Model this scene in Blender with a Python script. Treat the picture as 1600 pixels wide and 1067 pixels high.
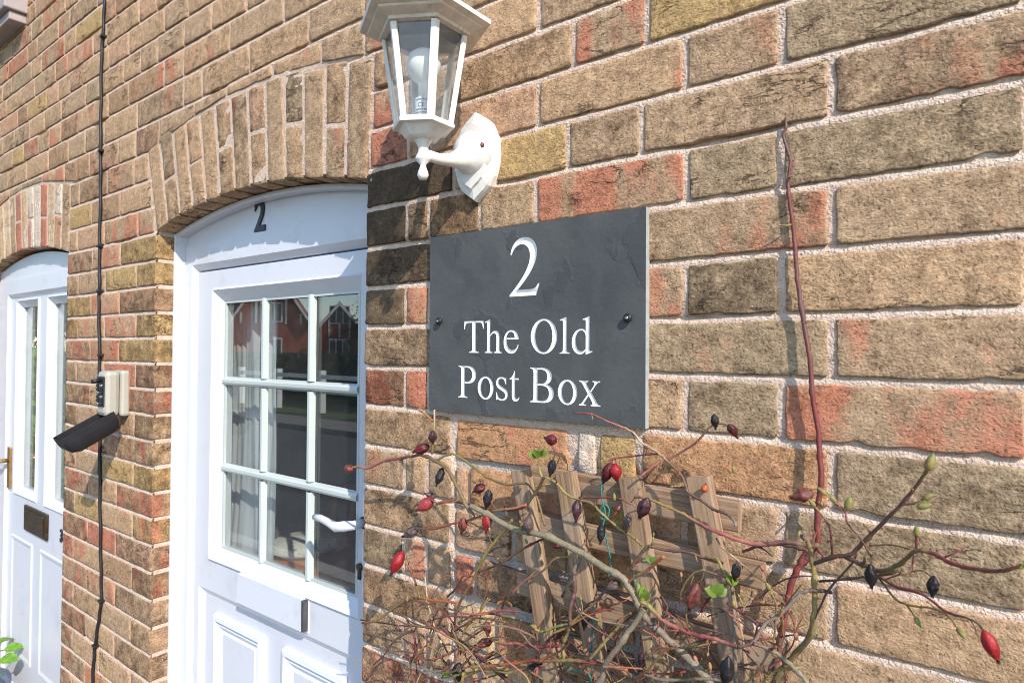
import bpy, bmesh, math, random
import numpy as np
from mathutils import Vector, Matrix, noise
from mathutils.geometry import delaunay_2d_cdt

for o in list(bpy.data.objects):
    bpy.data.objects.remove(o, do_unlink=True)
sc = bpy.context.scene
COL = sc.collection
rnd = random.Random(7)
PI = math.pi

# ------------------------------------------------------------------ camera, sky, sun, exposure
# the wall face is the plane y = 0, x runs along the wall, z = 0 is the camera height
YAW, PITCH, ROLL = math.radians(37.5736), math.radians(0.8923), math.radians(0.4)
CAM = Vector((0.0, -0.802, 0.0))
FWD = Vector((-math.sin(YAW) * math.cos(PITCH), math.cos(YAW) * math.cos(PITCH), math.sin(PITCH)))
_r0 = Vector((math.cos(YAW), math.sin(YAW), 0)); _u0 = _r0.cross(FWD)
RGT = _r0 * math.cos(ROLL) + _u0 * math.sin(ROLL)
UPV = -_r0 * math.sin(ROLL) + _u0 * math.cos(ROLL)
cd = bpy.data.cameras.new('camera'); cam = bpy.data.objects.new('camera', cd); COL.objects.link(cam)
cam.matrix_world = Matrix(((RGT.x, UPV.x, -FWD.x, CAM.x), (RGT.y, UPV.y, -FWD.y, CAM.y), (RGT.z, UPV.z, -FWD.z, CAM.z), (0, 0, 0, 1)))
cd.sensor_width = 36.0; cd.lens = 22.5; cd.clip_start = 0.02; cd.clip_end = 2000
cd.dof.use_dof = True; cd.dof.focus_distance = 1.15; cd.dof.aperture_fstop = 14.0
sc.camera = cam

SUN = Vector((1.75, -1.0, 1.5)).normalized()          # towards the sun
w = bpy.data.worlds.new('World'); sc.world = w; w.use_nodes = True
nt = w.node_tree; nt.nodes.clear()
sky = nt.nodes.new('ShaderNodeTexSky'); sky.sky_type = 'NISHITA'; sky.sun_disc = False
sky.sun_elevation = math.asin(SUN.z); sky.sun_rotation = math.atan2(SUN.x, SUN.y)
sky.air_density = 1.0; sky.dust_density = 0.3; sky.ozone_density = 1.6
bg = nt.nodes.new('ShaderNodeBackground'); bg.inputs[1].default_value = 0.15
wo = nt.nodes.new('ShaderNodeOutputWorld')
nt.links.new(sky.outputs[0], bg.inputs[0]); nt.links.new(bg.outputs[0], wo.inputs[0])
sl = bpy.data.lights.new('sun', 'SUN'); sl.energy = 3.0; sl.angle = math.radians(0.53); sl.color = (1.0, 0.92, 0.81)
so = bpy.data.objects.new('sun', sl); COL.objects.link(so)
so.rotation_euler = SUN.to_track_quat('Z', 'Y').to_euler(); so.location = SUN * 30
sc.view_settings.view_transform = 'Standard'; sc.view_settings.look = 'None'
sc.view_settings.gamma = 1.0; sc.view_settings.use_curve_mapping = False
sc.view_settings.exposure = 0.93
sc.cycles.use_denoising = True; sc.cycles.filter_width = 1.0
sc.cycles.use_adaptive_sampling = False
sc.cycles.max_bounces = 10; sc.cycles.transparent_max_bounces = 24
sc.cycles.sample_clamp_indirect = 6.0
sc.cycles.caustics_reflective = False; sc.cycles.caustics_refractive = False

def at(px, py, y=0.0):
    """point of the plane at distance y from the wall face seen at (px, py) of the 1600-wide survey photo"""
    d = FWD + RGT * ((px - 800) / 1000) + UPV * ((533.5 - py) / 1000)
    return CAM + d * ((y - CAM.y) / d.y)
def depth_of(p):
    return (p - CAM).dot(FWD)
def proj(p):
    q = Vector(p) - CAM; z = q.dot(FWD)
    return 800 + 1000 * q.dot(RGT) / z, 533.5 - 1000 * q.dot(UPV) / z, z

# ------------------------------------------------------------------ object helpers
def link(name, me, m=None, parent=None):
    o = bpy.data.objects.new(name, me); COL.objects.link(o)
    if m is not None and me is not None:
        for mm in (m if isinstance(m, (list, tuple)) else [m]):
            me.materials.append(mm)
    if parent is not None: o.parent = parent
    return o
def empty(name, loc=(0, 0, 0), parent=None):
    o = bpy.data.objects.new(name, None); COL.objects.link(o); o.empty_display_size = 0.05
    o.location = loc
    if parent is not None: o.parent = parent
    return o
def tag(o, label=None, cat=None, group=None, kind=None):
    if label: o['label'] = label
    if cat: o['category'] = cat
    if group: o['group'] = group
    if kind: o['kind'] = kind
    return o
def child(o, parent):
    """parent keeping world coordinates (parents are only translated)"""
    o.parent = parent
    o.matrix_parent_inverse = Matrix.Translation(-Vector(parent.location))
    return o

class MB:
    def __init__(s): s.v = []; s.f = []; s.sm = []
    def add(s, vs, fs, smooth=False):
        b = len(s.v); s.v += [tuple(p) for p in vs]
        for f in fs: s.f.append(tuple(i + b for i in f)); s.sm.append(smooth)
    def box(s, lo, hi, bev=0.0):
        x0, y0, z0 = lo; x1, y1, z1 = hi
        if bev <= 0:
            vs = [(x0,y0,z0),(x1,y0,z0),(x1,y1,z0),(x0,y1,z0),(x0,y0,z1),(x1,y0,z1),(x1,y1,z1),(x0,y1,z1)]
            s.add(vs, [(3,2,1,0),(4,5,6,7),(0,1,5,4),(1,2,6,5),(2,3,7,6),(3,0,4,7)])
        else:
            bm = bmesh.new(); bmesh.ops.create_cube(bm, size=1)
            for v in bm.verts:
                v.co = Vector(((x0+x1)/2 + v.co.x*(x1-x0), (y0+y1)/2 + v.co.y*(y1-y0), (z0+z1)/2 + v.co.z*(z1-z0)))
            bmesh.ops.bevel(bm, geom=list(bm.edges), offset=bev, segments=2, affect='EDGES', profile=0.5)
            bm.verts.index_update()
            s.add([v.co[:] for v in bm.verts], [[v.index for v in f.verts] for f in bm.faces]); bm.free()
    def tube(s, pts, radii, seg=8, cap=True):
        pts = [Vector(p) for p in pts]; n = len(pts)
        if not hasattr(radii, '__len__'): radii = [radii] * n
        t = (pts[1] - pts[0]).normalized()
        a = t.orthogonal().normalized(); vs = []
        for i, p in enumerate(pts):
            t2 = (pts[min(i+1, n-1)] - pts[max(i-1, 0)]).normalized()
            a = (a - t2 * a.dot(t2)).normalized(); b = t2.cross(a)
            for k in range(seg):
                an = 2*PI*k/seg
                vs.append(p + (a*math.cos(an) + b*math.sin(an)) * radii[i])
        fs = []
        for i in range(n-1):
            for k in range(seg):
                k2 = (k+1) % seg
                fs.append((i*seg+k, i*seg+k2, (i+1)*seg+k2, (i+1)*seg+k))
        s.add(vs, fs, True)
        if cap:
            b = len(s.v) - len(vs)
            s.f.append(tuple(b+k for k in reversed(range(seg)))); s.sm.append(False)
            s.f.append(tuple(b+(n-1)*seg+k for k in range(seg))); s.sm.append(False)
    def lathe(s, prof, origin, axis=(0,0,1), seg=24, rot=0.0, smooth=True, close=True):
        o = Vector(origin); ax = Vector(axis).normalized()
        a = Vector((1,0,0)) if abs(ax.x) < 0.9 else Vector((0,1,0))
        a = (a - ax*a.dot(ax)).normalized(); b = ax.cross(a); vs = []
        for r, h in prof:
            for k in range(seg):
                an = rot + 2*PI*k/seg
                vs.append(o + ax*h + (a*math.cos(an) + b*math.sin(an))*r)
        fs = []
        for i in range(len(prof)-1):
            for k in range(seg):
                k2 = (k+1) % seg
                fs.append((i*seg+k, i*seg+k2, (i+1)*seg+k2, (i+1)*seg+k))
        s.add(vs, fs, smooth)
        if close:
            b0 = len(s.v) - len(vs)
            if prof[0][0] > 1e-6: s.f.append(tuple(b0+k for k in reversed(range(seg)))); s.sm.append(False)
            if prof[-1][0] > 1e-6: s.f.append(tuple(b0+(len(prof)-1)*seg+k for k in range(seg))); s.sm.append(False)
    def mesh(s, name):
        me = bpy.data.meshes.new(name); me.from_pydata(s.v, [], s.f)
        me.polygons.foreach_set('use_smooth', s.sm); me.update(); return me
    def build(s, name, m=None, parent=None):
        return link(name, s.mesh(name), m, parent)
def box_obj(name, lo, hi, m, parent=None, bev=0.0):
    mb = MB(); mb.box(lo, hi, bev); return mb.build(name, m, parent)

# ------------------------------------------------------------------ materials
def newmat(name):
    m = bpy.data.materials.new(name); m.use_nodes = True
    return m, m.node_tree, m.node_tree.nodes['Principled BSDF']
def N(t, kind, **kw):
    n = t.nodes.new(kind)
    for k, v in kw.items():
        if k.startswith('i_'): n.inputs[k[2:].replace('_', ' ')].default_value = v
        else: setattr(n, k, v)
    return n
def L(t, a, b): t.links.new(a, b)
def ramp(t, fac, stops, interp='LINEAR'):
    r = t.nodes.new('ShaderNodeValToRGB'); r.color_ramp.interpolation = interp
    e = r.color_ramp.elements
    while len(e) < len(stops): e.new(0.5)
    for q, (p, c) in zip(e, stops):
        q.position = p; q.color = (c, c, c, 1) if isinstance(c, (int, float)) else (*c, 1)
    L(t, fac, r.inputs[0]); return r.outputs[0]
def mixc(t, fac, a, b, mode='MIX'):
    n = t.nodes.new('ShaderNodeMix'); n.data_type = 'RGBA'; n.blend_type = mode
    for s, v in ((n.inputs[0], fac), (n.inputs[6], a), (n.inputs[7], b)):
        if isinstance(v, bpy.types.NodeSocket): L(t, v, s)
        elif isinstance(v, (int, float)): s.default_value = v
        else: s.default_value = (*v, 1)
    return n.outputs[2]
def math_(t, op, a, b=0.0, clamp=False):
    n = t.nodes.new('ShaderNodeMath'); n.operation = op; n.use_clamp = clamp
    for s, v in ((n.inputs[0], a), (n.inputs[1], b)):
        if isinstance(v, bpy.types.NodeSocket): L(t, v, s)
        else: s.default_value = v
    return n.outputs[0]
def noisef(t, vec, scale, detail=3.0, rough=0.55, dist=0.0):
    n = t.nodes.new('ShaderNodeTexNoise'); n.inputs['Scale'].default_value = scale
    n.inputs['Detail'].default_value = detail; n.inputs['Roughness'].default_value = rough
    n.inputs['Distortion'].default_value = dist
    if vec is not None: L(t, vec, n.inputs['Vector'])
    return n.outputs['Fac']
def bump(t, h, strength, dist, normal=None):
    b = t.nodes.new('ShaderNodeBump'); b.inputs['Strength'].default_value = strength; b.inputs['Distance'].default_value = dist
    L(t, h, b.inputs['Height'])
    if normal is not None: L(t, normal, b.inputs['Normal'])
    return b.outputs['Normal']
def scalev(t, vec, s):
    m = t.nodes.new('ShaderNodeMapping'); m.inputs['Scale'].default_value = s; L(t, vec, m.inputs['Vector']); return m.outputs[0]

def plain(name, col, rough=0.5, var=0.12, scale=20.0, metal=0.0, bmp=0.0, bscale=200.0, spec=0.5, dirt=None):
    m, t, p = newmat(name)
    tc = N(t, 'ShaderNodeTexCoord'); v = tc.outputs['Object']
    n = noisef(t, v, scale, 4)
    dk = tuple(c*(1-var) for c in col); lt = tuple(min(1, c*(1+var)) for c in col)
    c = ramp(t, n, [(0.3, dk), (0.7, lt)])
    if dirt:
        n2 = noisef(t, v, dirt[1], 5, 0.65)
        c = mixc(t, ramp(t, n2, [(dirt[2], 0.0), (dirt[2]+0.16, dirt[3])]), c, dirt[0])
    L(t, c, p.inputs['Base Color']); p.inputs['Roughness'].default_value = rough
    p.inputs['Metallic'].default_value = metal; p.inputs['Specular IOR Level'].default_value = spec
    if bmp: L(t, bump(t, noisef(t, v, bscale, 3), bmp, 0.002), p.inputs['Normal'])
    return m

def brick_mat():
    m, t, p = newmat('brick')
    pos = N(t, 'ShaderNodeNewGeometry').outputs['Position']
    bc = N(t, 'ShaderNodeAttribute', attribute_name='bcol').outputs['Color']
    par = N(t, 'ShaderNodeAttribute', attribute_name='bpar')          # red, soot, seed
    uv = N(t, 'ShaderNodeAttribute', attribute_name='buv')
    sp = N(t, 'ShaderNodeSeparateXYZ'); L(t, par.outputs['Vector'], sp.inputs[0])
    su = N(t, 'ShaderNodeSeparateXYZ'); L(t, uv.outputs['Vector'], su.inputs[0])
    red, soot, seed = sp.outputs
    off = N(t, 'ShaderNodeCombineXYZ'); L(t, seed, off.inputs[0]); L(t, seed, off.inputs[2])
    va = N(t, 'ShaderNodeVectorMath', operation='ADD'); L(t, pos, va.inputs[0]); L(t, off.outputs[0], va.inputs[1])
    v = va.outputs[0]
    broad = noisef(t, v, 22, 4, 0.6)
    mid = noisef(t, v, 80, 4, 0.68)
    fine = noisef(t, v, 340, 3, 0.6)
    # mottled body: warm / grey-olive weathering
    c = mixc(t, ramp(t, broad, [(0.40, 0.0), (0.66, 0.55)]), bc, mixc(t, 1.0, bc, (0.78, 0.80, 0.80), 'MULTIPLY'))
    c = mixc(t, ramp(t, mid, [(0.30, 0.0), (0.72, 1.0)]), mixc(t, 1.0, c, (0.66, 0.62, 0.58), 'MULTIPLY'), mixc(t, 1.0, c, (1.25, 1.25, 1.24), 'MULTIPLY'))
    # red kiss marks: soft upright bands
    cu = N(t, 'ShaderNodeCombineXYZ'); L(t, su.outputs[0], cu.inputs[0])
    L(t, math_(t, 'MULTIPLY', su.outputs[1], 0.35), cu.inputs[1]); L(t, seed, cu.inputs[2])
    band = noisef(t, cu.outputs[0], 16, 2, 0.5)
    rough_ed = math_(t, 'MULTIPLY', math_(t, 'SUBTRACT', mid, 0.5), 0.30)
    bsum = math_(t, 'ADD', math_(t, 'ADD', band, rough_ed), math_(t, 'MULTIPLY', math_(t, 'SUBTRACT', red, 0.5), 0.42))
    rm = ramp(t, bsum, [(0.545, 0.0), (0.67, 0.92)])
    rcol = mixc(t, mid, (0.44, 0.140, 0.080), (0.56, 0.245, 0.15))
    c = mixc(t, rm, c, rcol)
    # soot and weather staining
    sn = math_(t, 'ADD', math_(t, 'MULTIPLY', noisef(t, v, 26, 4, 0.6), 0.55), math_(t, 'MULTIPLY', noisef(t, v, 210, 4, 0.75), 0.45))
    sm = ramp(t, math_(t, 'ADD', sn, math_(t, 'MULTIPLY', soot, 0.42)), [(0.555, 0.0), (0.74, 0.85)])
    c = mixc(t, sm, c, mixc(t, 1.0, c, (0.26, 0.24, 0.23), 'MULTIPLY'))
    # dark pin holes, pale grains
    c = mixc(t, ramp(t, fine, [(0.32, 0.9), (0.42, 0.0)]), c, mixc(t, 1.0, c, (0.34, 0.28, 0.24), 'MULTIPLY'))
    c = mixc(t, ramp(t, fine, [(0.54, 0.0), (0.64, 0.8)]), c, mixc(t, 1.0, c, (1.30, 1.29, 1.26), 'MULTIPLY'))
    cr = noisef(t, scalev(t, v, (0.45, 1.0, 1.5)), 17, 6, 0.62, 0.25)
    crk = ramp(t, math_(t, 'ABSOLUTE', math_(t, 'SUBTRACT', cr, 0.5)), [(0.0, 0.0), (0.016, 1.0)])
    crm = ramp(t, noisef(t, v, 8, 2), [(0.54, 0.0), (0.61, 1.0)])
    crack = mixc(t, crm, (1, 1, 1), crk)
    c = mixc(t, math_(t, 'MULTIPLY', math_(t, 'SUBTRACT', 1.0, crack), 0.8), c, (0.07, 0.05, 0.04))
    L(t, c, p.inputs['Base Color']); p.inputs['Roughness'].default_value = 0.93; p.inputs['Specular IOR Level'].default_value = 0.2
    h1 = fine

    h2 = noisef(t, scalev(t, v, (0.8, 1.0, 1.25)), 60, 5, 0.70)
    # a few torn creases along the brick
    nb = bump(t, crack, 0.8, 0.005)
    nb = bump(t, h2, 0.85, 0.0042, nb)
    nb = bump(t, math_(t, 'MULTIPLY', h1, ramp(t, broad, [(0.35, 0.45), (0.65, 1.0)])), 1.0, 0.0021, nb)
    L(t, nb, p.inputs['Normal'])
    return m
def mortar_mat(name, c0, c1, cd_):
    m, t, p = newmat(name)
    pos = N(t, 'ShaderNodeNewGeometry').outputs['Position']
    a = noisef(t, pos, 45, 5, 0.7); b = noisef(t, pos, 260, 4, 0.75); d = noisef(t, pos, 7, 3)
    c = ramp(t, a, [(0.32, c1), (0.6, c0)])
    c = mixc(t, ramp(t, b, [(0.30, 0.75), (0.44, 0.0)]), c, cd_)
    c = mixc(t, ramp(t, d, [(0.48, 0.0), (0.75, 0.3)]), c, (0.50, 0.34, 0.26))
    L(t, c, p.inputs['Base Color']); p.inputs['Roughness'].default_value = 0.95; p.inputs['Specular IOR Level'].default_value = 0.15
    nb = bump(t, noisef(t, pos, 110, 4, 0.7), 0.9, 0.006); nb = bump(t, noisef(t, pos, 300, 2, 0.6), 0.9, 0.003, nb)
    L(t, nb, p.inputs['Normal']); return m
M = {}
M['brick'] = brick_mat()
M['mortar'] = mortar_mat('lime_mortar', (0.74, 0.575, 0.465), (0.62, 0.465, 0.365), (0.35, 0.255, 0.195))
M['cement'] = mortar_mat('cement_mortar', (0.55, 0.49, 0.43), (0.47, 0.42, 0.37), (0.32, 0.28, 0.25))
M['upvc'] = plain('white_upvc', (0.625, 0.645, 0.705), 0.30, 0.03, 6, dirt=((0.47, 0.475, 0.48), 11, 0.55, 0.45))
M['upvc_grey'] = plain('glazing_bar_upvc', (0.50, 0.55, 0.53), 0.35, 0.05, 8)
M['lampwhite'] = plain('lamp_paint', (0.76, 0.735, 0.69), 0.42, 0.05, 25, bmp=0.25, bscale=130, dirt=((0.50, 0.43, 0.34), 45, 0.56, 0.55))
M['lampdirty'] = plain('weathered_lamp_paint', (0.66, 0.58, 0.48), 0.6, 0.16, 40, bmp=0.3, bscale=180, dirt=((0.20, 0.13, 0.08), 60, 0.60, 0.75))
M['black'] = plain('black_plastic', (0.013, 0.013, 0.015), 0.45, 0.2, 30)
M['rubber'] = plain('black_rubber', (0.012, 0.012, 0.016), 0.55, 0.25, 40, bmp=0.2)
M['numeral'] = plain('numeral_black', (0.010, 0.011, 0.020), 0.4, 0.1, 20)
M['keygrey'] = plain('key_safe_cover', (0.40, 0.385, 0.33), 0.5, 0.06, 25, bmp=0.15)
M['steel'] = plain('steel', (0.45, 0.45, 0.46), 0.35, 0.1, 60, metal=0.9)
M['darksteel'] = plain('dull_steel', (0.12, 0.12, 0.125), 0.45, 0.25, 60, metal=0.6)
M['brass'] = plain('brass', (0.55, 0.33, 0.14), 0.3, 0.2, 50, metal=0.9)
M['darkbrass'] = plain('tarnished_brass', (0.055, 0.035, 0.02), 0.38, 0.5, 40, metal=0.5, dirt=((0.20, 0.12, 0.05), 60, 0.55, 0.7))
M['screwcap'] = plain('rusty_screw', (0.16, 0.05, 0.05), 0.6, 0.3, 200)
M['bulbwhite'] = plain('bulb_white', (0.82, 0.82, 0.78), 0.35, 0.03, 30)
M['bulbbase'] = plain('bulb_base', (0.62, 0.66, 0.70), 0.4, 0.03, 30)
M['sillstone'] = plain('painted_sill', (0.36, 0.31, 0.30), 0.8, 0.12, 18, bmp=0.4, bscale=90)
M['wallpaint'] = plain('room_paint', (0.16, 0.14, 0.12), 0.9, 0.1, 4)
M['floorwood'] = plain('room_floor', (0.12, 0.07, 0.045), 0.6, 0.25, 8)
M['chairwood'] = plain('orange_wood', (0.52, 0.17, 0.045), 0.4, 0.2, 14)
M['twine'] = plain('teal_twine', (0.03, 0.20, 0.17), 0.8, 0.3, 300)
M['soil'] = plain('soil', (0.045, 0.03, 0.02), 0.95, 0.4, 30, bmp=0.8, bscale=40)

def slate_mat():
    m, t, p = newmat('slate')
    v = N(t, 'ShaderNodeTexCoord').outputs['Object']
    a = noisef(t, v, 9, 5, 0.6, 0.8); b = noisef(t, v, 160, 4, 0.7); d = noisef(t, scalev(t, v, (1.3, 1, 1)), 11, 4, 0.55, 0.3)
    c = ramp(t, a, [(0.32, (0.058, 0.062, 0.0645)), (0.68, (0.088, 0.092, 0.0925))])
    c = mixc(t, ramp(t, d, [(0.60, 0.0), (0.615, 0.55)]), c, (0.052, 0.055, 0.060))
    c = mixc(t, ramp(t, b, [(0.62, 0.0), (0.75, 0.35)]), c, (0.19, 0.20, 0.21))
    vein = ramp(t, math_(t, 'ABSOLUTE', math_(t, 'SUBTRACT', noisef(t, v, 3.2, 4, 0.6, 0.5), 0.5)), [(0.0, 0.0), (0.006, 0.0)])
    c = mixc(t, vein, c, (0.20, 0.21, 0.21))
    L(t, c, p.inputs['Base Color']); p.inputs['Roughness'].default_value = 0.62; p.inputs['Specular IOR Level'].default_value = 0.35
    nb = bump(t, ramp(t, d, [(0.58, 0.0), (0.62, 1.0)]), 0.5, 0.0012); nb = bump(t, noisef(t, v, 70, 8, 0.72), 0.45, 0.0022, nb); L(t, nb, p.inputs['Normal'])
    return m
M['slate'] = slate_mat()
M['slate_edge'] = plain('sawn_slate_edge', (0.34, 0.37, 0.36), 0.75, 0.12, 90, bmp=0.3)
M['sign_white'] = plain('engraved_paint', (0.82, 0.82, 0.81), 0.6, 0.05, 120, bmp=0.25, bscale=500)

def glass_mat(name, ior, tint=(0.93, 0.96, 0.95), dust=0.0):
    m, t, p = newmat(name)
    t.nodes.remove(p); out = t.nodes['Material Output']
    lw = N(t, 'ShaderNodeLayerWeight'); lw.inputs[0].default_value = 0.5
    fr = math_(t, 'ADD', math_(t, 'MULTIPLY', math_(t, 'POWER', lw.outputs['Facing'], 5.0), 1.0-ior), ior, True)
    tr = N(t, 'ShaderNodeBsdfTransparent'); tr.inputs[0].default_value = (*tint, 1)
    gl = N(t, 'ShaderNodeBsdfGlossy'); gl.inputs['Roughness'].default_value = 0.0; gl.inputs[0].default_value = (1, 1, 1, 1)
    mx = N(t, 'ShaderNodeMixShader'); L(t, fr, mx.inputs[0]); L(t, tr.outputs[0], mx.inputs[1]); L(t, gl.outputs[0], mx.inputs[2])
    last = mx.outputs[0]
    if dust:
        df = N(t, 'ShaderNodeBsdfDiffuse'); df.inputs[0].default_value = (0.6, 0.6, 0.6, 1)
        v = N(t, 'ShaderNodeTexCoord').outputs['Object']
        m2 = N(t, 'ShaderNodeMixShader'); L(t, ramp(t, noisef(t, v, 30, 5, 0.7), [(0.3, dust*0.4), (0.75, dust)]), m2.inputs[0])
        L(t, last, m2.inputs[1]); L(t, df.outputs[0], m2.inputs[2]); last = m2.outputs[0]
    L(t, last, out.inputs[0]); return m
M['glass'] = glass_mat('window_glass', 0.11, (0.92, 0.95, 0.94), 0.03)
M['lampglass'] = glass_mat('lantern_glass', 0.05, (0.93, 0.95, 0.96), 0.12)

def sheer_mat():
    m, t, p = newmat('curtain_cloth'); out = t.nodes['Material Output']
    p.inputs['Base Color'].default_value = (0.80, 0.79, 0.82, 1); p.inputs['Roughness'].default_value = 0.9
    tl = N(t, 'ShaderNodeBsdfTranslucent'); tl.inputs[0].default_value = (0.75, 0.75, 0.78, 1)
    mx = N(t, 'ShaderNodeMixShader'); mx.inputs[0].default_value = 0.3
    L(t, p.outputs[0], mx.inputs[1]); L(t, tl.outputs[0], mx.inputs[2]); L(t, mx.outputs[0], out.inputs[0]); return m
M['curtain'] = sheer_mat()

def wood_mat():
    m, t, p = newmat('trellis_wood')
    v = N(t, 'ShaderNodeTexCoord').outputs['UV']
    g = noisef(t, scalev(t, v, (1.0, 0.035, 1.0)), 150, 4, 0.6, 0.4)
    wv = noisef(t, scalev(t, v, (1.0, 0.05, 1.0)), 420, 3, 0.6)
    c = ramp(t, g, [(0.30, (0.15, 0.082, 0.045)), (0.50, (0.31, 0.195, 0.115)), (0.70, (0.43, 0.295, 0.185))])
    c = mixc(t, ramp(t, wv, [(0.35, 0.6), (0.5, 0.0)]), c, (0.13, 0.075, 0.045))
    c = mixc(t, ramp(t, noisef(t, v, 14, 4), [(0.45, 0.0), (0.7, 0.5)]), c, (0.38, 0.315, 0.25))
    L(t, c, p.inputs['Base Color']); p.inputs['Roughness'].default_value = 0.85
    L(t, bump(t, g, 0.5, 0.0015), p.inputs['Normal']); return m
M['trellis'] = wood_mat()

def vcol_mat(name, rough, spec=0.4, bmpd=0.0006, scale=350):
    m, t, p = newmat(name)
    c = N(t, 'ShaderNodeAttribute', attribute_name='vcol').outputs['Color']
    v = N(t, 'ShaderNodeTexCoord').outputs['Object']
    n = noisef(t, v, scale, 4, 0.7)
    c = mixc(t, ramp(t, n, [(0.3, 0.75), (0.62, 0.0)]), c, mixc(t, 1.0, c, (0.50, 0.44, 0.40), 'MULTIPLY'))
    c = mixc(t, ramp(t, noisef(t, v, scale*0.35, 3), [(0.55, 0.0), (0.72, 0.4)]), c, mixc(t, 1.0, c, (1.5, 1.45, 1.4), 'MULTIPLY'))
    L(t, c, p.inputs['Base Color']); p.inputs['Roughness'].default_value = rough; p.inputs['Specular IOR Level'].default_value = spec
    L(t, bump(t, n, 0.6, bmpd), p.inputs['Normal']); return m
M['cane'] = vcol_mat('rose_cane', 0.55)
M['hip'] = vcol_mat('rose_hip_skin', 0.40, 0.4, 0.0016, 300)
def leaf_mat(name, col):
    m, t, p = newmat(name); out = t.nodes['Material Output']
    v = N(t, 'ShaderNodeTexCoord').outputs['Object']
    c = ramp(t, noisef(t, v, 60, 3), [(0.3, tuple(x*0.7 for x in col)), (0.7, tuple(x*1.25 for x in col))])
    L(t, c, p.inputs['Base Color']); p.inputs['Roughness'].default_value = 0.5
    tl = N(t, 'ShaderNodeBsdfTranslucent'); L(t, c, tl.inputs[0])
    mx = N(t, 'ShaderNodeMixShader'); mx.inputs[0].default_value = 0.3
    L(t, p.outputs[0], mx.inputs[1]); L(t, tl.outputs[0], mx.inputs[2]); L(t, mx.outputs[0], out.inputs[0]); return m
M['leaf'] = leaf_mat('young_leaf', (0.16, 0.24, 0.035))
M['bigleaf'] = leaf_mat('broad_leaf', (0.16, 0.34, 0.035))
M['hedgeleaf'] = leaf_mat('hedge_leaf', (0.035, 0.060, 0.018))
M['treeleaf'] = leaf_mat('tree_leaf', (0.06, 0.09, 0.025))
M['deadleaf'] = leaf_mat('dry_calyx', (0.42, 0.22, 0.09))
M['bark'] = plain('bark', (0.09, 0.065, 0.045), 0.9, 0.35, 12, bmp=0.8, bscale=30)
# across the road
M['asphalt'] = plain('asphalt', (0.075, 0.073, 0.075), 0.9, 0.15, 3, bmp=0.5, bscale=80)
M['paving'] = plain('paving', (0.20, 0.18, 0.16), 0.9, 0.12, 2, bmp=0.4, bscale=60)
M['kerb'] = plain('kerb_stone', (0.36, 0.34, 0.31), 0.85, 0.12, 6, bmp=0.3)
M['grass'] = plain('verge_grass', (0.07, 0.10, 0.03), 0.95, 0.4, 3, bmp=0.8, bscale=30)
M['fencewhite'] = plain('white_rail_paint', (0.78, 0.78, 0.76), 0.6, 0.06, 4)
M['redbrick'] = plain('red_house_brick', (0.36, 0.095, 0.05), 0.9, 0.2, 1.5, bmp=0.4, bscale=15)
M['redtile'] = plain('red_roof_tile', (0.30, 0.10, 0.06), 0.9, 0.25, 2, bmp=0.5, bscale=12)
M['housewhite'] = plain('white_bargeboard', (0.78, 0.77, 0.74), 0.6, 0.05, 3)
M['housepane'] = plain('dark_house_glass', (0.03, 0.035, 0.04), 0.08, 0.2, 2)
M['ivory'] = plain('cushion_cloth', (0.72, 0.70, 0.66), 0.9, 0.1, 30, dirt=((0.10, 0.09, 0.09), 30, 0.55, 0.9))
# ------------------------------------------------------------------ the brick wall
ZG = -1.45                                  # ground level below the camera
CP = 0.0751                                 # course pitch
OPEN = [(-1.863, -0.970), (-3.420, -2.529)] # the two door openings
SPRING, RISE, AH = 0.329, 0.050, 0.228
def opening_at(x):
    for a, b in OPEN:
        if a < x < b: return (a, b)
    return None
def intrados(x, op):
    xc = (op[0]+op[1])/2; hw = (op[1]-op[0])/2
    return SPRING + RISE*(1 - ((x-xc)/hw)**2)
def extrados(x, op): return intrados(x, op) + AH
def course_dz(x, z):
    if x > -0.9: return 0.0
    w_ = min(1, max(0, (-x-1.2)/0.5)) * min(1, max(0, (0.75-z)/0.3))
    return w_ * max(-0.022, min(0.012, -0.006 - 0.045*(z+0.1))) + 0.004*noise.noise((x*1.1, z*2.0, 3.1))
def zb(n, x):
    z = 0.350 - CP*n
    return z + course_dz(x, z) + 0.0012*noise.noise((x*7, n*3.3, 9.0))

PAL = {'buff': (0.519, 0.342, 0.207), 'grey': (0.466, 0.318, 0.200), 'olive': (0.422, 0.306, 0.194), 'yellow': (0.504, 0.337, 0.159),
       'orange': (0.543, 0.304, 0.163), 'pink': (0.543, 0.337, 0.216), 'brown': (0.417, 0.266, 0.159), 'red': (0.446, 0.199, 0.135),
       'cream': (0.621, 0.446, 0.279), 'dark': (0.281, 0.205, 0.137), 'pale': (0.698, 0.589, 0.480)}

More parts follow.
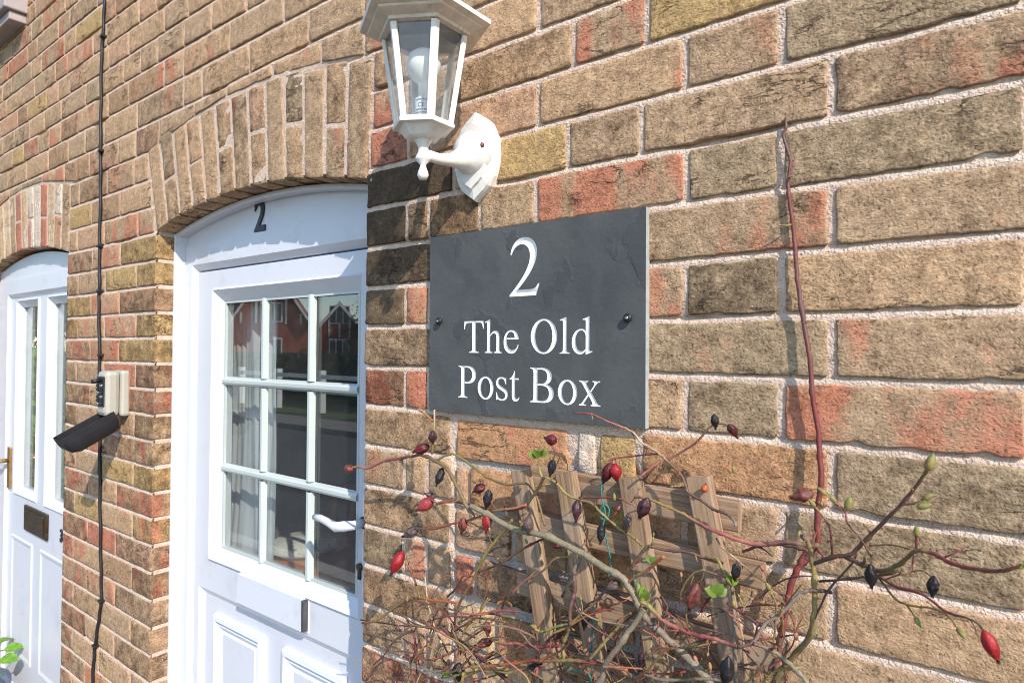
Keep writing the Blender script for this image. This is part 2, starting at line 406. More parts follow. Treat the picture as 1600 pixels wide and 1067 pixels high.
class BrickMesh:
    def __init__(s): s.v=[]; s.f=[]; s.sm=[]; s.col=[]; s.par=[]; s.uv=[]
    def add(s, bl, br, tr, tl, col, red, soot, res=0.009, depth=0.035, yoff=0.0, wob=0.0016, vert=False):
        seed = rnd.uniform(0, 40)
        ln = ((br[0]-bl[0]) + (tr[0]-tl[0]))/2; ht = ((tl[1]-bl[1]) + (tr[1]-br[1]))/2
        nx = max(4, int(ln/res)); nz = max(4, int(ht/res)); bv = 0.0020
        def grid(n, l): return [0.0] + [bv/l + (1-2*bv/l)*k/(n-2) for k in range(n-1)] + [1.0]
        gu, gv = grid(nx, ln), grid(nz, ht)
        b0 = len(s.v)
        tx, tz = rnd.uniform(-1, 1)*0.0007, rnd.uniform(-1, 1)*0.0007
        def wobn(a, k): return (noise.noise((a*38, seed*3.1, k*7.7)) + 0.8*noise.noise((a*105, seed, k*3.3)))*wob
        def P(u, v):
            x = (bl[0]*(1-u)+br[0]*u)*(1-v) + (tl[0]*(1-u)+tr[0]*u)*v
            z = (bl[1]*(1-u)+br[1]*u)*(1-v) + (tl[1]*(1-u)+tr[1]*u)*v
            return x, z
        # rounded, worn arrises
        cr = rnd.uniform(0.0012, 0.0030)
        def chip(a, k): return max(0.0, noise.noise((a*34, seed*1.7, k*5.1)) - 0.36)*0.010
        idx = {}
        border = []
        for j in range(nz+1):
            for i in range(nx+1):
                u, v = gu[i], gv[j]
                x, z = P(u, v)
                eb = (i in (0, nx)) + (j in (0, nz))
                y = yoff + tx*(u-0.5)*2 + tz*(v-0.5)*2 + 0.0008*noise.noise((x*24, z*24, seed)) + 0.0006*noise.noise((x*75, z*75, seed))
                near = i <= 1 or i >= nx-1 or j <= 1 or j >= nz-1
                if near:
                    xx, zz = x, z
                    if j <= 1: z += wobn(xx, 1) + chip(xx, 1)
                    if j >= nz-1: z += wobn(xx, 2) - 0.4*chip(xx, 2)
                    if i <= 1: x += wobn(zz, 3)
                    if i >= nx-1: x += wobn(zz, 4)
                if eb:
                    y += 0.0007
                    if eb == 2:
                        x += cr*(1 if i == 0 else -1); z += cr*(1 if j == 0 else -1); y += 0.0006
                idx[i, j] = len(s.v); s.v.append((x, y, z)); s.uv.append((x, z, 0))
        for j in range(nz):
            for i in range(nx):
                s.f.append((idx[i,j], idx[i+1,j], idx[i+1,j+1], idx[i,j+1])); s.sm.append(True)
        ring = [idx[i,0] for i in range(nx)] + [idx[nx,j] for j in range(nz)] + [idx[i,nz] for i in range(nx,0,-1)] + [idx[0,j] for j in range(nz,0,-1)]
        base = ring
        ys = [0.008, depth] if depth > 0.05 else [depth]
        for d in ys:
            new = []
            for k in ring:
                x, y, z = s.v[k]; new.append(len(s.v)); s.v.append((x, d + 0.001*noise.noise((x*90, z*90, seed)), z)); s.uv.append((x+d, z, 0))
            m_ = len(ring)
            for k in range(m_):
                s.f.append((base[k], new[k], new[(k+1) % m_], base[(k+1) % m_])); s.sm.append(False)
            base = new; ring = new
        n_ = len(s.v) - b0
        s.col += [(*col, 1.0)]*n_; s.par += [(red, soot, seed)]*n_
    def mesh(s, name):
        me = bpy.data.meshes.new(name); me.from_pydata(s.v, [], s.f)
        me.polygons.foreach_set('use_smooth', s.sm)
        a = me.attributes.new('bcol', 'FLOAT_COLOR', 'POINT'); a.data.foreach_set('color', np.array(s.col, 'f').ravel())
        a = me.attributes.new('bpar', 'FLOAT_VECTOR', 'POINT'); a.data.foreach_set('vector', np.array(s.par, 'f').ravel())
        a = me.attributes.new('buv', 'FLOAT_VECTOR', 'POINT'); a.data.foreach_set('vector', np.array(s.uv, 'f').ravel())
        me.update(); return me

def row_perps(n):
    """x of the upright joints of course n, measured along the wall"""
    if n >= 1:
        right = [-0.860,-0.802,-0.572,-0.331,-0.211,0.020,0.135] if n % 2 == 0 else [-0.745,-0.515,-0.395,-0.156,0.075,0.305]
        if n == 2: right = [-0.860,-0.804,-0.686,-0.572,-0.330,-0.212,0.020,0.135]
        pier = [-2.432,-2.212,-1.987] if n % 2 == 0 else [-2.320,-2.103]
        far = [-3.55] if n % 2 == 0 else [-3.64]
        return far + pier + right
    R0 = [-0.858,-0.800,-0.569,-0.332,-0.211,0.020,0.135]; R1 = [-0.86,-0.745,-0.505,-0.387,-0.150,0.080,0.305]
    D = {0: [-2.445,-2.222,-1.985] + R0, -1: [-2.331,-2.112] + R1, -2: [-3.55,-2.438,-2.208,-2.015] + R0,
         -3: [-3.4,-3.18,-3.035,-2.800,-2.572,-2.458,-2.354,-2.130,-2.007,-1.86,-1.66,-1.50,-1.30,-1.12,-0.983] + R1[1:],
         -4: [-3.42,-3.20,-2.971,-2.734,-2.544,-2.392,-2.240,-2.00,-1.72,-1.62,-1.398,-1.164,-0.985] + R0,
         -5: [-3.55,-3.32,-3.150,-3.017,-2.845,-2.734,-2.619,-2.462,-2.210,-2.059,-1.835,-1.72,-1.487,-1.259,-1.03] + R1[1:],
         -6: [-3.51,-3.283,-3.134,-2.95,-2.784,-2.614,-2.394,-2.283,-2.10,-1.983,-1.873,-1.719,-1.575,-1.415,-1.26,-1.03] + R0,
         -7: [-3.44,-3.32,-3.097,-2.98,-2.764,-2.65,-2.538,-2.43,-2.211,-2.064,-1.835,-1.70,-1.49,-1.37,-1.15,-1.03] + R1[1:]}
    if n in D: return D[n]
    xs, x, k = [], -3.7 + (0.172 if n % 2 else 0.0), n % 2
    r = random.Random(n*77)
    while x < 0.35:
        xs.append(x); x += (0.232 if k else 0.116) + r.uniform(-0.012, 0.012); k = 1-k
    return xs

def arch_edge(op, z, side):
    xc = (op[0]+op[1])/2; hw = (op[1]-op[0])/2
    s = max(0, (z-SPRING))/AH
    return op[0] - 0.062*s - 0.009 if side < 0 else op[1] + 0.012*s + 0.009

SPECIAL = {  # (course, x inside) : palette, red, soot
 (0,-0.27): ('grey',0.62,0.2), (-1,-0.27): ('yellow',0.1,0.1), (1,-0.10): ('grey',0.60,0.35), (2,-0.45): ('grey',0.93,0.2), (1,-0.56): ('yellow',0.1,0.05),
 (5,-0.10): ('grey',0.60,0.15), (6,-0.10): ('grey',0.80,0.15), (7,-0.27): ('orange',0.25,0.25), (9,-0.05): ('buff',0.5,0.1), (5,-0.30): ('olive',0.52,0.2),
 (0,-0.92): ('red',0.85,0.2), (1,-0.90): ('dark',0.2,0.6), (2,-0.92): ('dark',0.3,0.5), (2,-0.83): ('brown',0.3,0.4), (3,-0.90): ('dark',0.3,0.45), (2,-0.74): ('brown',0.3,0.6),
 (4,-0.92): ('olive',0.2,0.5), (4,-0.83): ('pink',0.8,0.1), (6,-0.83): ('red',0.85,0.1), (5,-0.90): ('grey',0.1,0.2), (7,-0.90): ('buff',0.3,0.1),
 (10,-0.83): ('pink',0.75,0.1), (12,-0.83): ('pink',0.6,0.1), (13,-0.90): ('pink',0.85,0.2), (4,-0.27): ('olive',0.0,0.55), (8,0.0): ('olive',0.1,0.35), (6,-0.27): ('olive',0.0,0.3),
 (0,-0.45): ('buff',0.45,0.05), (-1,-0.44): ('grey',0.66,0.15), (1,-0.45): ('grey',0.2,0.35), (8,-0.25): ('grey',0.1,0.2), (0,-0.62): ('pink',0.5,0.2), (0,-0.07): ('olive',0.1,0.25), (2,-0.05): ('olive',0.1,0.3),
 (1,-1.95): ('yellow',0.2,0.1), (3,-1.95): ('brown',0.80,0.1), (2,-2.10): ('yellow',0.15,0.1), (2,-1.93): ('yellow',0.2,0.1), (4,-1.93): ('yellow',0.3,0.15), (5,-1.95): ('yellow',0.3,0.1),
 (0,-2.10): ('grey',0.88,0.1), (1,-2.20): ('pink',0.72,0.1), (1,-2.42): ('grey',0.72,0.1), (3,-2.42): ('yellow',0.1,0.1), (5,-2.42): ('pink',0.85,0.1), (3,-2.2): ('pink',0.86,0.05), (4,-2.1): ('pink',0.75,0.05),
 (6,-2.1): ('red',0.8,0.1), (7,-1.95): ('pink',0.72,0.2), (6,-1.93): ('brown',0.6,0.2), (13,-2.3): ('red',0.8,0.1), (-2,-2.1): ('grey',0.72,0.1), (-2,-2.35): ('brown',0.3,0.3),
 (10,-2.1): ('yellow',0.1,0.1), (8,-2.3): ('grey',0.6,0.1), (11,-2.42): ('pink',0.7,0.1), (14,-2.45): ('pink',0.8,0.1), (16,-2.45): ('pink',0.8,0.1)}
def brick_look(n, x0, x1):
    for (k, x), v in SPECIAL.items():
        if k == n and x0 < x < x1: return (*[PAL[v[0]]], max(0, v[1]-0.10), v[2]*0.8)
    r = rnd.random()
    if x0 < -1.8 and n >= 0:        # pier between the doors
        nm = 'buff' if r < .35 else 'yellow' if r < .43 else 'grey' if r < .75 else 'pink' if r < .9 else 'brown'
        red = rnd.choice([0.0, 0.2, 0.4, 0.55, 0.68])
    elif x0 < -0.9:
        nm = 'buff' if r < .38 else 'grey' if r < .70 else 'brown' if r < .82 else 'yellow' if r < .86 else 'pink' if r < .95 else 'olive'
        red = rnd.choice([0.0, 0.0, 0.1, 0.2, 0.35, 0.5, 0.65])
    else:
        nm = 'grey' if r < .45 else 'olive' if r < .62 else 'buff' if r < .9 else 'pink'
        red = rnd.choice([0.0, 0.1, 0.1, 0.25, 0.45])
    return PAL[nm], red, rnd.choice([0.0, 0.05, 0.1, 0.15, 0.25])

wall = empty('brick_wall', (-1.6, 0.05, ZG))
tag(wall, 'old buff and red brick house front with pale mortar and two arched doorways', 'wall')
specs = []
PATCH = (-0.742, -0.396)                   # bricked-up recess under the sign
patch_rows = {7: [(-0.733,-0.514,'orange',0.45,0.05,1),(-0.492,-0.466,'pale',0.3,0.1,0),(-0.456,-0.403,'yellow',0.1,0.1,0)],
    8: [(-0.733,-0.713,'pink',0.6,0.0,0),(-0.702,-0.60,'orange',0.4,0.1,0),(-0.588,-0.50,'pink',0.6,0.1,0),(-0.488,-0.405,'yellow',0.1,0.1,0)],
    9: [(-0.733,-0.62,'pink',0.4,0.1,0),(-0.607,-0.515,'buff',0.3,0.1,0),(-0.50,-0.405,'orange',0.3,0.1,0)],
    10: [(-0.733,-0.70,'red',0.8,0.0,0),(-0.685,-0.575,'brown',0.3,0.3,0),(-0.56,-0.46,'yellow',0.1,0.2,0),(-0.447,-0.405,'pink',0.3,0.1,0)],
    11: [(-0.733,-0.655,'cream',0.2,0.1,0),(-0.64,-0.54,'orange',0.3,0.1,0),(-0.525,-0.405,'buff',0.2,0.1,0)],
    12: [(-0.733,-0.69,'pink',0.5,0.1,0),(-0.675,-0.575,'cream',0.2,0.1,0),(-0.56,-0.405,'brown',0.2,0.2,0)]}
XL, XR, NT, NB_ = -3.72, 0.36, -13, 23
def span_list(n):
    z0 = zb(n, -1.4); z1 = z0 + 0.065
    zm = 0.350 - CP*n + 0.03
    if n >= 1: return [(XL, OPEN[1][0]), (OPEN[1][1], OPEN[0][0]), (OPEN[0][1], XR)]
    if n >= -2: return [(XL, arch_edge(OPEN[1], zm, -1)), (arch_edge(OPEN[1], zm, 1), arch_edge(OPEN[0], zm, -1)), (arch_edge(OPEN[0], zm, 1), XR)]
    return [(XL, XR)]
for n in range(NT, NB_+1):
    for a, b in span_list(n):
        xs = [a] + [x for x in sorted(row_perps(n)) if a + 0.03 < x < b - 0.03] + [b]
        for k in range(len(xs)-1):
            e0 = 0.0 if xs[k] == a else 0.005; e1 = 0.0 if xs[k+1] == b else 0.005
            x0, x1 = xs[k] + e0, xs[k+1] - e1
            if 7 <= n <= 12:
                if x0 >= PATCH[0]-0.002 and x1 <= PATCH[1]+0.012: continue
                if x0 < PATCH[0] < x1: x1 = PATCH[0] - 0.004
                elif x0 < PATCH[1] < x1: x0 = PATCH[1] + 0.002
                if x1 - x0 < 0.015: continue
            b0_, b1_ = zb(n, x0), zb(n, x1)
            t0_, t1_ = zb(n-1, x0) - 0.0108, zb(n-1, x1) - 0.0108
            if n == -3:
                op0, op1 = opening_at(x0), opening_at(x1)
                if op0: b0_ = max(b0_, extrados(x0, op0) + 0.012)
                if op1: b1_ = max(b1_, extrados(x1, op1) + 0.012)
                if t0_ - b0_ < 0.012 and t1_ - b1_ < 0.012: continue
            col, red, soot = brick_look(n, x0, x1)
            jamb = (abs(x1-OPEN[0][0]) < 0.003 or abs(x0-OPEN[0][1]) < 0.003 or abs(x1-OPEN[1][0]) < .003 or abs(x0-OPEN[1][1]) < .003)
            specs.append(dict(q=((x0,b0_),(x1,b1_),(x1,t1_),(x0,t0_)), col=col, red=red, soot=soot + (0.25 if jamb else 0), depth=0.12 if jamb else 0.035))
for n, lst in patch_rows.items():
    for x0, x1, nm, red, soot, _ in lst:
        z0 = zb(n, x0) - 0.004 + rnd.uniform(-0.004, 0.004)
        specs.append(dict(q=((x0,z0),(x1,z0+rnd.uniform(-.003,.003)),(x1,z0+0.062),(x0,z0+0.062)), col=PAL[nm], red=red, soot=soot, depth=0.035, yo=0.0005))
for s_ in specs:                           # size in the picture decides which ones are parts of their own
    P_ = [proj((x, 0, z)) for x, z in s_['q']]
    px = [p[0] for p in P_]; py = [p[1] for p in P_]
    inside = max(px) > 2 and min(px) < 1598 and max(py) > 2 and min(py) < 1065 and min(p[2] for p in P_) > 0.1
    hidden = min(px) > 690 and max(px) < 1000 and min(py) > 345 and max(py) < 645
    cx0, cx1 = max(0, min(px)), min(1600, max(px)); cy0, cy1 = max(0, min(py)), min(1067, max(py))
    s_['area'] = (cx1-cx0)*(cy1-cy0) if inside and not hidden else 0
    s_['near'] = min(px) > -250 and max(px) < 2300 and min(py) > -300 and max(py) < 1500
specs.sort(key=lambda s: -s['area'])
rest = BrickMesh(); nparts = 0
for k, s_ in enumerate(specs):
    part = nparts < 300 and s_['area'] > 0
    bm_ = BrickMesh() if part else rest
    big = s_['area'] > 6000
    res = (0.0052 if big else 0.0105) if part else (0.014 if s_['near'] else 0.05)
    bm_.add(*s_['q'], s_['col'], s_['red'], s_['soot'], res=res, depth=s_['depth'], yoff=rnd.uniform(-0.0028, -0.0008) + s_.get('yo', 0))
    if part:
        child(link('brick', bm_.mesh('brick'), M['brick']), wall); nparts += 1
o = child(link('brick_courses', rest.mesh('brick_courses'), M['brick']), wall); o['kind'] = 'stuff'

# the mortar bed: one relief sheet, struck joints deeper under each brick than over the next
def mortar_sheet():
    xs = np.arange(XL, XR + 0.001, 0.008); rows = []
    for n in range(NT, NB_+2):
        rows += [(n, 0.034, 0.0008), (n, 0.004, 0.0012), (n, -0.0012, 0.0034), (n, -0.0045, 0.0009), (n, -0.0085, -0.0006), (n, -0.0125, 0.0006)]
    nx_ = len(xs); v = []; keep = []
    for n, dz_, y in rows:
        for x in xs:
            x = float(x); z = zb(n, x) + dz_
            ng = noise.noise((x*60, z*60, 1.3)); gap = noise.noise((x*5.5, n*2.7, 8.8))
            yy = y + 0.0012*ng + 0.0009*noise.noise((x*150, z*150, 6.0))
            if dz_ in (-0.0012, -0.0045): yy += min(0.006, max(0, gap - 0.30)*0.03)
            if dz_ == -0.0085: yy += min(0.004, max(0, gap - 0.42)*0.02)
            v.append((x, yy, z))
            op = opening_at(x)
            if PATCH[0] < x < PATCH[1] and -0.60 < z < -0.17: v[-1] = (x, 0.012, z)
            keep.append(not (op and z < intrados(x, op) + 0.03))
    f = []
    for j in range(len(rows)-1):
        for i in range(nx_-1):
            q = (j*nx_+i, (j+1)*nx_+i, (j+1)*nx_+i+1, j*nx_+i+1)
            if all(keep[k] for k in q): f.append(q)
    me = bpy.data.meshes.new('mortar'); me.from_pydata(v, [], f)
    me.polygons.foreach_set('use_smooth', [True]*len(f)); me.update(); return me
child(link('mortar', mortar_sheet(), M['mortar']), wall)
mb = MB()
for (a, b) in OPEN:                        # mortar core behind the reveal bricks, arch core and flank fill
    for xx, sgn in ((a, -1), (b, 1)):
        lo, hi = sorted((xx + sgn*0.003, xx + sgn*0.03))
        mb.box((lo, 0.006, ZG), (hi, 0.12, 0.36))
child(mb.build('mortar_core', M['mortar']), wall)
mb = MB()
px0, px1 = PATCH[0]-0.005, PATCH[1]+0.004
nxp, nzp = 46, 60
vs = [(px0+(px1-px0)*i/nxp, 0.0062 + 0.0012*noise.noise((i*0.9, j*0.9, 4.0)), -0.60 + (0.60-0.168)*j/nzp) for j in range(nzp+1) for i in range(nxp+1)]
mb.add(vs, [(j*(nxp+1)+i, j*(nxp+1)+i+1, (j+1)*(nxp+1)+i+1, (j+1)*(nxp+1)+i) for j in range(nzp) for i in range(nxp)], True)
child(tag(mb.build('cement_patch', M['cement']), 'smooth grey cement bed of the bricked-up recess under the sign'), wall)

# flat segmental arches of rubbed bricks: whole stretchers alternating with pairs of half bricks
def arch(op, nv, cols, name):
    xc = (op[0]+op[1])/2; hw = (op[1]-op[0])/2
    core = MB(); m_ = 24
    for i in range(m_):
        xa = op[0]+(op[1]-op[0])*i/m_; xb = op[0]+(op[1]-op[0])*(i+1)/m_
        core.add([(xa,-.0008,intrados(xa,op)+.006),(xb,-.0008,intrados(xb,op)+.006),(xb-.03,-.0008,extrados(xb,op)),(xa-.03,-.0008,extrados(xa,op)),
                  (xa,.13,intrados(xa,op)+.006),(xb,.13,intrados(xb,op)+.006)], [(0,1,2,3),(0,4,5,1)])
    root = child(core.build(name, M['mortar']), wall)
    w_ = (op[1]-op[0]+0.004)/nv
    for k in range(nv):
        x0, x1 = op[0]-0.002+k*w_+0.0055, op[0]-0.002+(k+1)*w_-0.0055
        def pt(x, s):                       # s: 0 intrados, 1 extrados, leaning outwards
            u = (x-op[0])/(op[1]-op[0]); return (x + (-0.062*(1-u) + 0.012*u)*s, intrados(x, op) + AH*s)
        col, red, soot = cols(k)
        segs = [(0.0, 1.0)] if k % 2 == 0 else [(0.0, 0.49 + rnd.uniform(-.05, .03)), (0.53, 1.0)]
        if len(segs) == 2: segs[1] = (segs[0][1]+0.04, 1.0)
        for sa, sb in segs:
            if len(segs) == 2: col, red, soot = cols(k)
            bm_ = BrickMesh(); ext = rnd.uniform(-0.02, 0.015) if sb == 1.0 else 0
            bm_.add(pt(x0, sa), pt(x1, sa), pt(x1, sb+ext), pt(x0, sb+ext), col, red, soot, res=0.010, depth=0.12, yoff=rnd.uniform(-0.0035, -0.001))
            child(link('voussoir', bm_.mesh('voussoir'), M['brick']), root)
    return root
def cols_a(k):
    r = rnd.random(); nm = 'buff' if r < .5 else 'olive' if r < .72 else 'grey' if r < .9 else 'pink'
    return PAL[nm], rnd.choice([0.0, 0.1, 0.3, 0.5]), rnd.choice([0.1, 0.2, 0.3])
def cols_b(k):
    r = rnd.random(); nm = 'cream' if r < .45 else 'pink' if r < .65 else 'pale' if r < .85 else 'grey'
    if k in (5, 9): nm = 'red'
    return PAL[nm], 0.8 if nm == 'red' else rnd.choice([0.0, 0.3, 0.55]), 0.05
arch(OPEN[0], 13, cols_a, 'door_arch'); arch(OPEN[1], 13, cols_b, 'door_arch')
# ------------------------------------------------------------------ slate sign with V-cut lettering
GL = {
'T': (1251, ["M 60,1356 L 1190,1356 L 1206,1016 L 1160,1016 C 1150,1090 1135,1150 1115,1190 C 1085,1250 1030,1280 945,1280 L 735,1280 L 735,230 C 735,110 770,50 880,37 L 930,37 L 930,0 L 335,0 L 335,37 L 385,37 C 500,48 530,95 530,230 L 530,1280 L 350,1280 C 250,1280 205,1270 170,1240 C 110,1190 100,1110 90,1016 L 44,1016 Z"]),
'h': (1024, ["M 322,1393 L 322,748 C 430,866 515,925 625,925 C 755,925 845,840 845,640 L 845,215 C 845,70 870,45 975,38 L 975,0 L 545,0 L 545,38 C 650,45 678,80 678,200 L 678,610 C 678,745 640,815 545,815 C 470,815 405,775 322,680 L 322,205 C 322,75 345,45 455,38 L 455,0 L 20,0 L 20,38 C 130,45 155,75 155,205 L 155,1150 C 155,1250 140,1270 75,1270 L 20,1262 L 20,1300 L 285,1393 Z"]),
'e': (909, ["M 868,345 C 815,130 690,-20 475,-20 C 215,-20 55,165 55,445 C 55,740 225,940 485,940 C 720,940 855,785 868,565 L 218,565 C 220,300 340,125 545,125 C 680,125 765,190 832,360 Z", "M 222,625 L 655,625 C 648,780 575,868 455,868 C 330,868 245,780 222,625 Z"]),
'O': (1479, ["E 740,668 660,690", "E 740,668 432,618"]),
'l': (569, ["M 370,1393 L 370,205 C 370,75 395,45 525,38 L 525,0 L 45,0 L 45,38 C 175,45 203,75 203,205 L 203,1150 C 203,1250 188,1270 120,1270 L 50,1262 L 50,1300 L 335,1393 Z"]),
'd': (1024, ["M 865,1393 L 865,240 C 865,130 880,105 940,105 L 1005,112 L 1005,72 L 740,-20 L 698,-20 L 698,110 C 620,25 540,-20 440,-20 C 210,-20 55,160 55,430 C 55,730 250,940 500,940 C 580,940 645,915 698,870 L 698,1150 C 698,1250 682,1270 610,1270 L 555,1262 L 555,1300 L 825,1393 Z", "M 698,190 L 698,660 C 685,790 600,875 490,875 C 335,875 232,715 232,480 C 232,240 345,95 505,95 C 580,95 645,125 698,190 Z"]),
'P': (1139, ["M 410,625 L 410,240 C 410,90 440,50 590,37 L 590,0 L 35,0 L 35,37 C 180,50 205,90 205,240 L 205,1115 C 205,1265 180,1305 35,1319 L 35,1356 L 560,1356 C 890,1356 1095,1210 1095,985 C 1095,755 900,610 590,610 C 530,610 480,613 410,625 Z", "M 410,1278 L 410,700 C 460,690 505,685 550,685 C 745,685 865,800 865,985 C 865,1180 740,1285 510,1285 Z"]),
'o': (1024, ["E 512,460 455,480", "E 512,460 268,408"]),
's': (797, ["M 640,915 L 640,650 L 600,650 C 560,810 490,872 380,872 C 280,872 215,815 215,735 C 215,655 265,610 400,550 L 530,490 C 670,425 735,350 735,245 C 735,85 595,-20 410,-20 C 345,-20 280,-8 200,18 C 170,28 145,28 130,0 L 95,0 L 95,310 L 135,310 C 175,130 265,45 410,45 C 520,45 590,110 590,195 C 590,280 535,325 420,375 L 330,415 C 160,490 85,570 85,690 C 85,840 200,940 375,940 C 440,940 490,930 545,910 C 580,898 600,900 612,915 Z"]),
't': (569, ["M 320,1200 L 320,915 L 520,915 L 520,850 L 320,850 L 320,260 C 320,140 345,90 415,90 C 465,90 500,110 530,165 L 565,145 C 520,35 450,-20 345,-20 C 220,-20 155,60 155,215 L 155,850 L 25,850 L 25,885 C 130,930 215,1030 285,1200 Z"]),
'B': (1366, ["M 35,0 L 35,37 C 180,50 205,90 205,240 L 205,1115 C 205,1265 180,1305 35,1319 L 35,1356 L 640,1356 C 960,1356 1120,1220 1120,1020 C 1120,870 1030,760 850,715 C 1090,670 1220,550 1220,370 C 1220,140 1020,0 690,0 Z", "M 410,740 L 410,1270 C 450,1280 500,1285 570,1285 C 790,1285 895,1180 895,1015 C 895,840 790,740 560,740 Z", "M 410,665 L 410,95 C 480,78 550,70 620,70 C 870,70 985,185 985,370 C 985,565 850,665 580,665 Z"]),
'x': (1024, ["M 20,920 L 450,920 L 450,882 C 385,878 365,860 365,825 C 365,800 375,775 405,732 L 540,540 L 690,735 C 720,775 730,795 730,825 C 730,860 705,878 640,882 L 640,920 L 980,920 L 980,882 C 895,872 845,840 770,745 L 585,505 L 815,165 C 885,65 915,45 1000,38 L 1000,0 L 560,0 L 560,38 C 625,42 645,55 645,85 C 645,105 635,130 610,168 L 475,370 L 300,150 C 270,110 262,95 262,78 C 262,50 285,40 355,38 L 355,0 L 20,0 L 20,38 C 95,45 145,75 215,165 L 430,435 L 215,750 C 145,855 110,880 20,882 Z"]),
'2': (1024, ["M 955,270 L 855,0 L 55,0 L 55,40 C 350,310 668,640 668,935 C 668,1110 550,1225 405,1225 C 270,1225 165,1140 112,995 L 70,1005 C 105,1240 265,1384 485,1384 C 720,1384 872,1225 872,1015 C 872,710 590,410 300,150 L 650,150 C 800,150 845,165 912,280 Z"]),
' ': (512, [])}
def flatten(path, n=10):
    t = path.replace(',', ' ').split(); i = 0; pts = []
    if t[0] == 'E':
        cx, cy, rx, ry = map(float, t[1:5])
        return [(cx+rx*math.cos(2*PI*k/44), cy+ry*math.sin(2*PI*k/44)) for k in range(44)]
    while i < len(t):
        c = t[i]
        if c in 'ML': pts.append((float(t[i+1]), float(t[i+2]))); i += 3
        elif c == 'C':
            p0 = pts[-1]; p1, p2, p3 = [(float(t[i+1+2*k]), float(t[i+2+2*k])) for k in range(3)]
            for k in range(1, n+1):
                u = k/n; a, b, c_, d = (1-u)**3, 3*u*(1-u)**2, 3*u*u*(1-u), u**3
                pts.append((a*p0[0]+b*p1[0]+c_*p2[0]+d*p3[0], a*p0[1]+b*p1[1]+c_*p2[1]+d*p3[1]))
            i += 7
        else: i += 1
    return pts
def inside(polys, P):
    x, y = P[:, 0], P[:, 1]; c = np.zeros(len(P), bool)
    for q in polys:
        q = np.array(q); a = q; b = np.roll(q, -1, 0)
        for (x0, y0), (x1, y1) in zip(a, b):
            if y0 == y1: continue
            cond = ((y0 > y) != (y1 > y)) & (x < (x1-x0)*(y-y0)/(y1-y0) + x0); c ^= cond
    return c
def segdist(polys, P):
    d = np.full(len(P), 1e9)
    for q in polys:
        a = np.array(q); b = np.roll(a, -1, 0)
        for p0, p1 in zip(a, b):
            e = p1-p0; l2 = e@e
            if l2 == 0: continue
            t = np.clip(((P-p0)@e)/l2, 0, 1); d = np.minimum(d, np.linalg.norm(P - (p0 + t[:, None]*e), axis=1))
    return d
SX0, SX1, SZ0, SZ1 = -0.788, -0.3815, -0.1025, 0.196    # sign outline (front face)
SY = -0.012
sign = empty('slate_sign', ((SX0+SX1)/2, 0, SZ0))
tag(sign, 'dark grey slate house sign engraved in white: 2 The Old Post Box', 'sign')
glyphs = []
def layout(text, x0, x1, zbase, unit_h, cap=1356):
    u = unit_h/cap; xx = 0; items = []; allx = []
    for ch in text:
        adv, paths = GL[ch]
        if paths:
            ps = [[(xx+px, py) for px, py in flatten(p)] for p in paths]; items.append(ps); allx += [p[0] for q in ps for p in q]
        xx += adv
    a, b = min(allx), max(allx); k = (x1-x0)/(b-a)
    for ps in items: glyphs.append([[(x0+(px-a)*k, zbase+py*u) for px, py in q] for q in ps])
layout('2', -0.613, -0.556, 0.0855, 0.0905, 1384)
layout('The Old', -0.7075, -0.4635, -0.0025, 0.0520)
layout('Post Box', -0.7195, -0.4500, -0.0765, 0.0525)
cu = bpy.data.curves.new('slate_face', 'CURVE'); cu.dimensions = '2D'; cu.fill_mode = 'FRONT'; cu.extrude = 0.0
def addpoly(c, pts):
    s = c.splines.new('POLY'); s.points.add(len(pts)-1); s.use_cyclic_u = True
    for q, (x, z) in zip(s.points, pts): q.co = (x, z, 0, 1)
addpoly(cu, [(SX0,SZ0),(SX1,SZ0),(SX1,SZ1),(SX0,SZ1)])
for g in glyphs:
    for q in g: addpoly(cu, q)
tmp = bpy.data.objects.new('t', cu); COL.objects.link(tmp)
dg = bpy.context.evaluated_depsgraph_get(); me = bpy.data.meshes.new_from_object(tmp.evaluated_get(dg)); bpy.data.objects.remove(tmp)
for v in me.vertices: v.co = Vector((v.co.x, SY, v.co.y))
me.name = 'slate_face'
child(link('face', me, M['slate']), sign)
mb = MB()      # body behind the face: rim and back
e = 0.0
mb.add([(SX0,SY,SZ0),(SX1,SY,SZ0),(SX1,SY,SZ1),(SX0,SY,SZ1),(SX0,-0.0005,SZ0),(SX1,-0.0005,SZ0),(SX1,-0.0005,SZ1),(SX0,-0.0005,SZ1)],
       [(0,4,5,1),(1,5,6,2),(2,6,7,3),(3,7,4,0),(4,7,6,5)])
child(tag(mb.build('edge', M['slate_edge']), 'pale sawn edge of the slate slab'), sign)
for g in glyphs:
    allp = [p for q in g for p in q]; V = [Vector(p) for p in allp]; E = []; b = 0
    for q in g: E += [(b+i, b+(i+1) % len(q)) for i in range(len(q))]; b += len(q)
    A = np.array(allp); lo, hi = A.min(0), A.max(0); st = 0.0011
    G = np.array([(x, z) for x in np.arange(lo[0], hi[0], st) for z in np.arange(lo[1], hi[1], st)])
    G = G[inside(g, G)]; G = G[segdist(g, G) > 0.0004]
    vv, ee, ff, _, _, _ = delaunay_2d_cdt(V + [Vector(p) for p in G], E, [], 0, 1e-6)
    VV = np.array([tuple(p) for p in vv]); cen = np.array([VV[list(f)].mean(0) for f in ff]); ok = inside(g, cen)
    d = segdist(g, VV)
    me = bpy.data.meshes.new('letter')
    me.from_pydata([(p[0], SY + 0.00005 + 0.62*min(float(dd), 0.0045), p[1]) for p, dd in zip(VV, d)], [], [tuple(f) for f, k in zip(ff, ok) if k])
    me.update(); child(link('letter', me, M['sign_white']), sign)
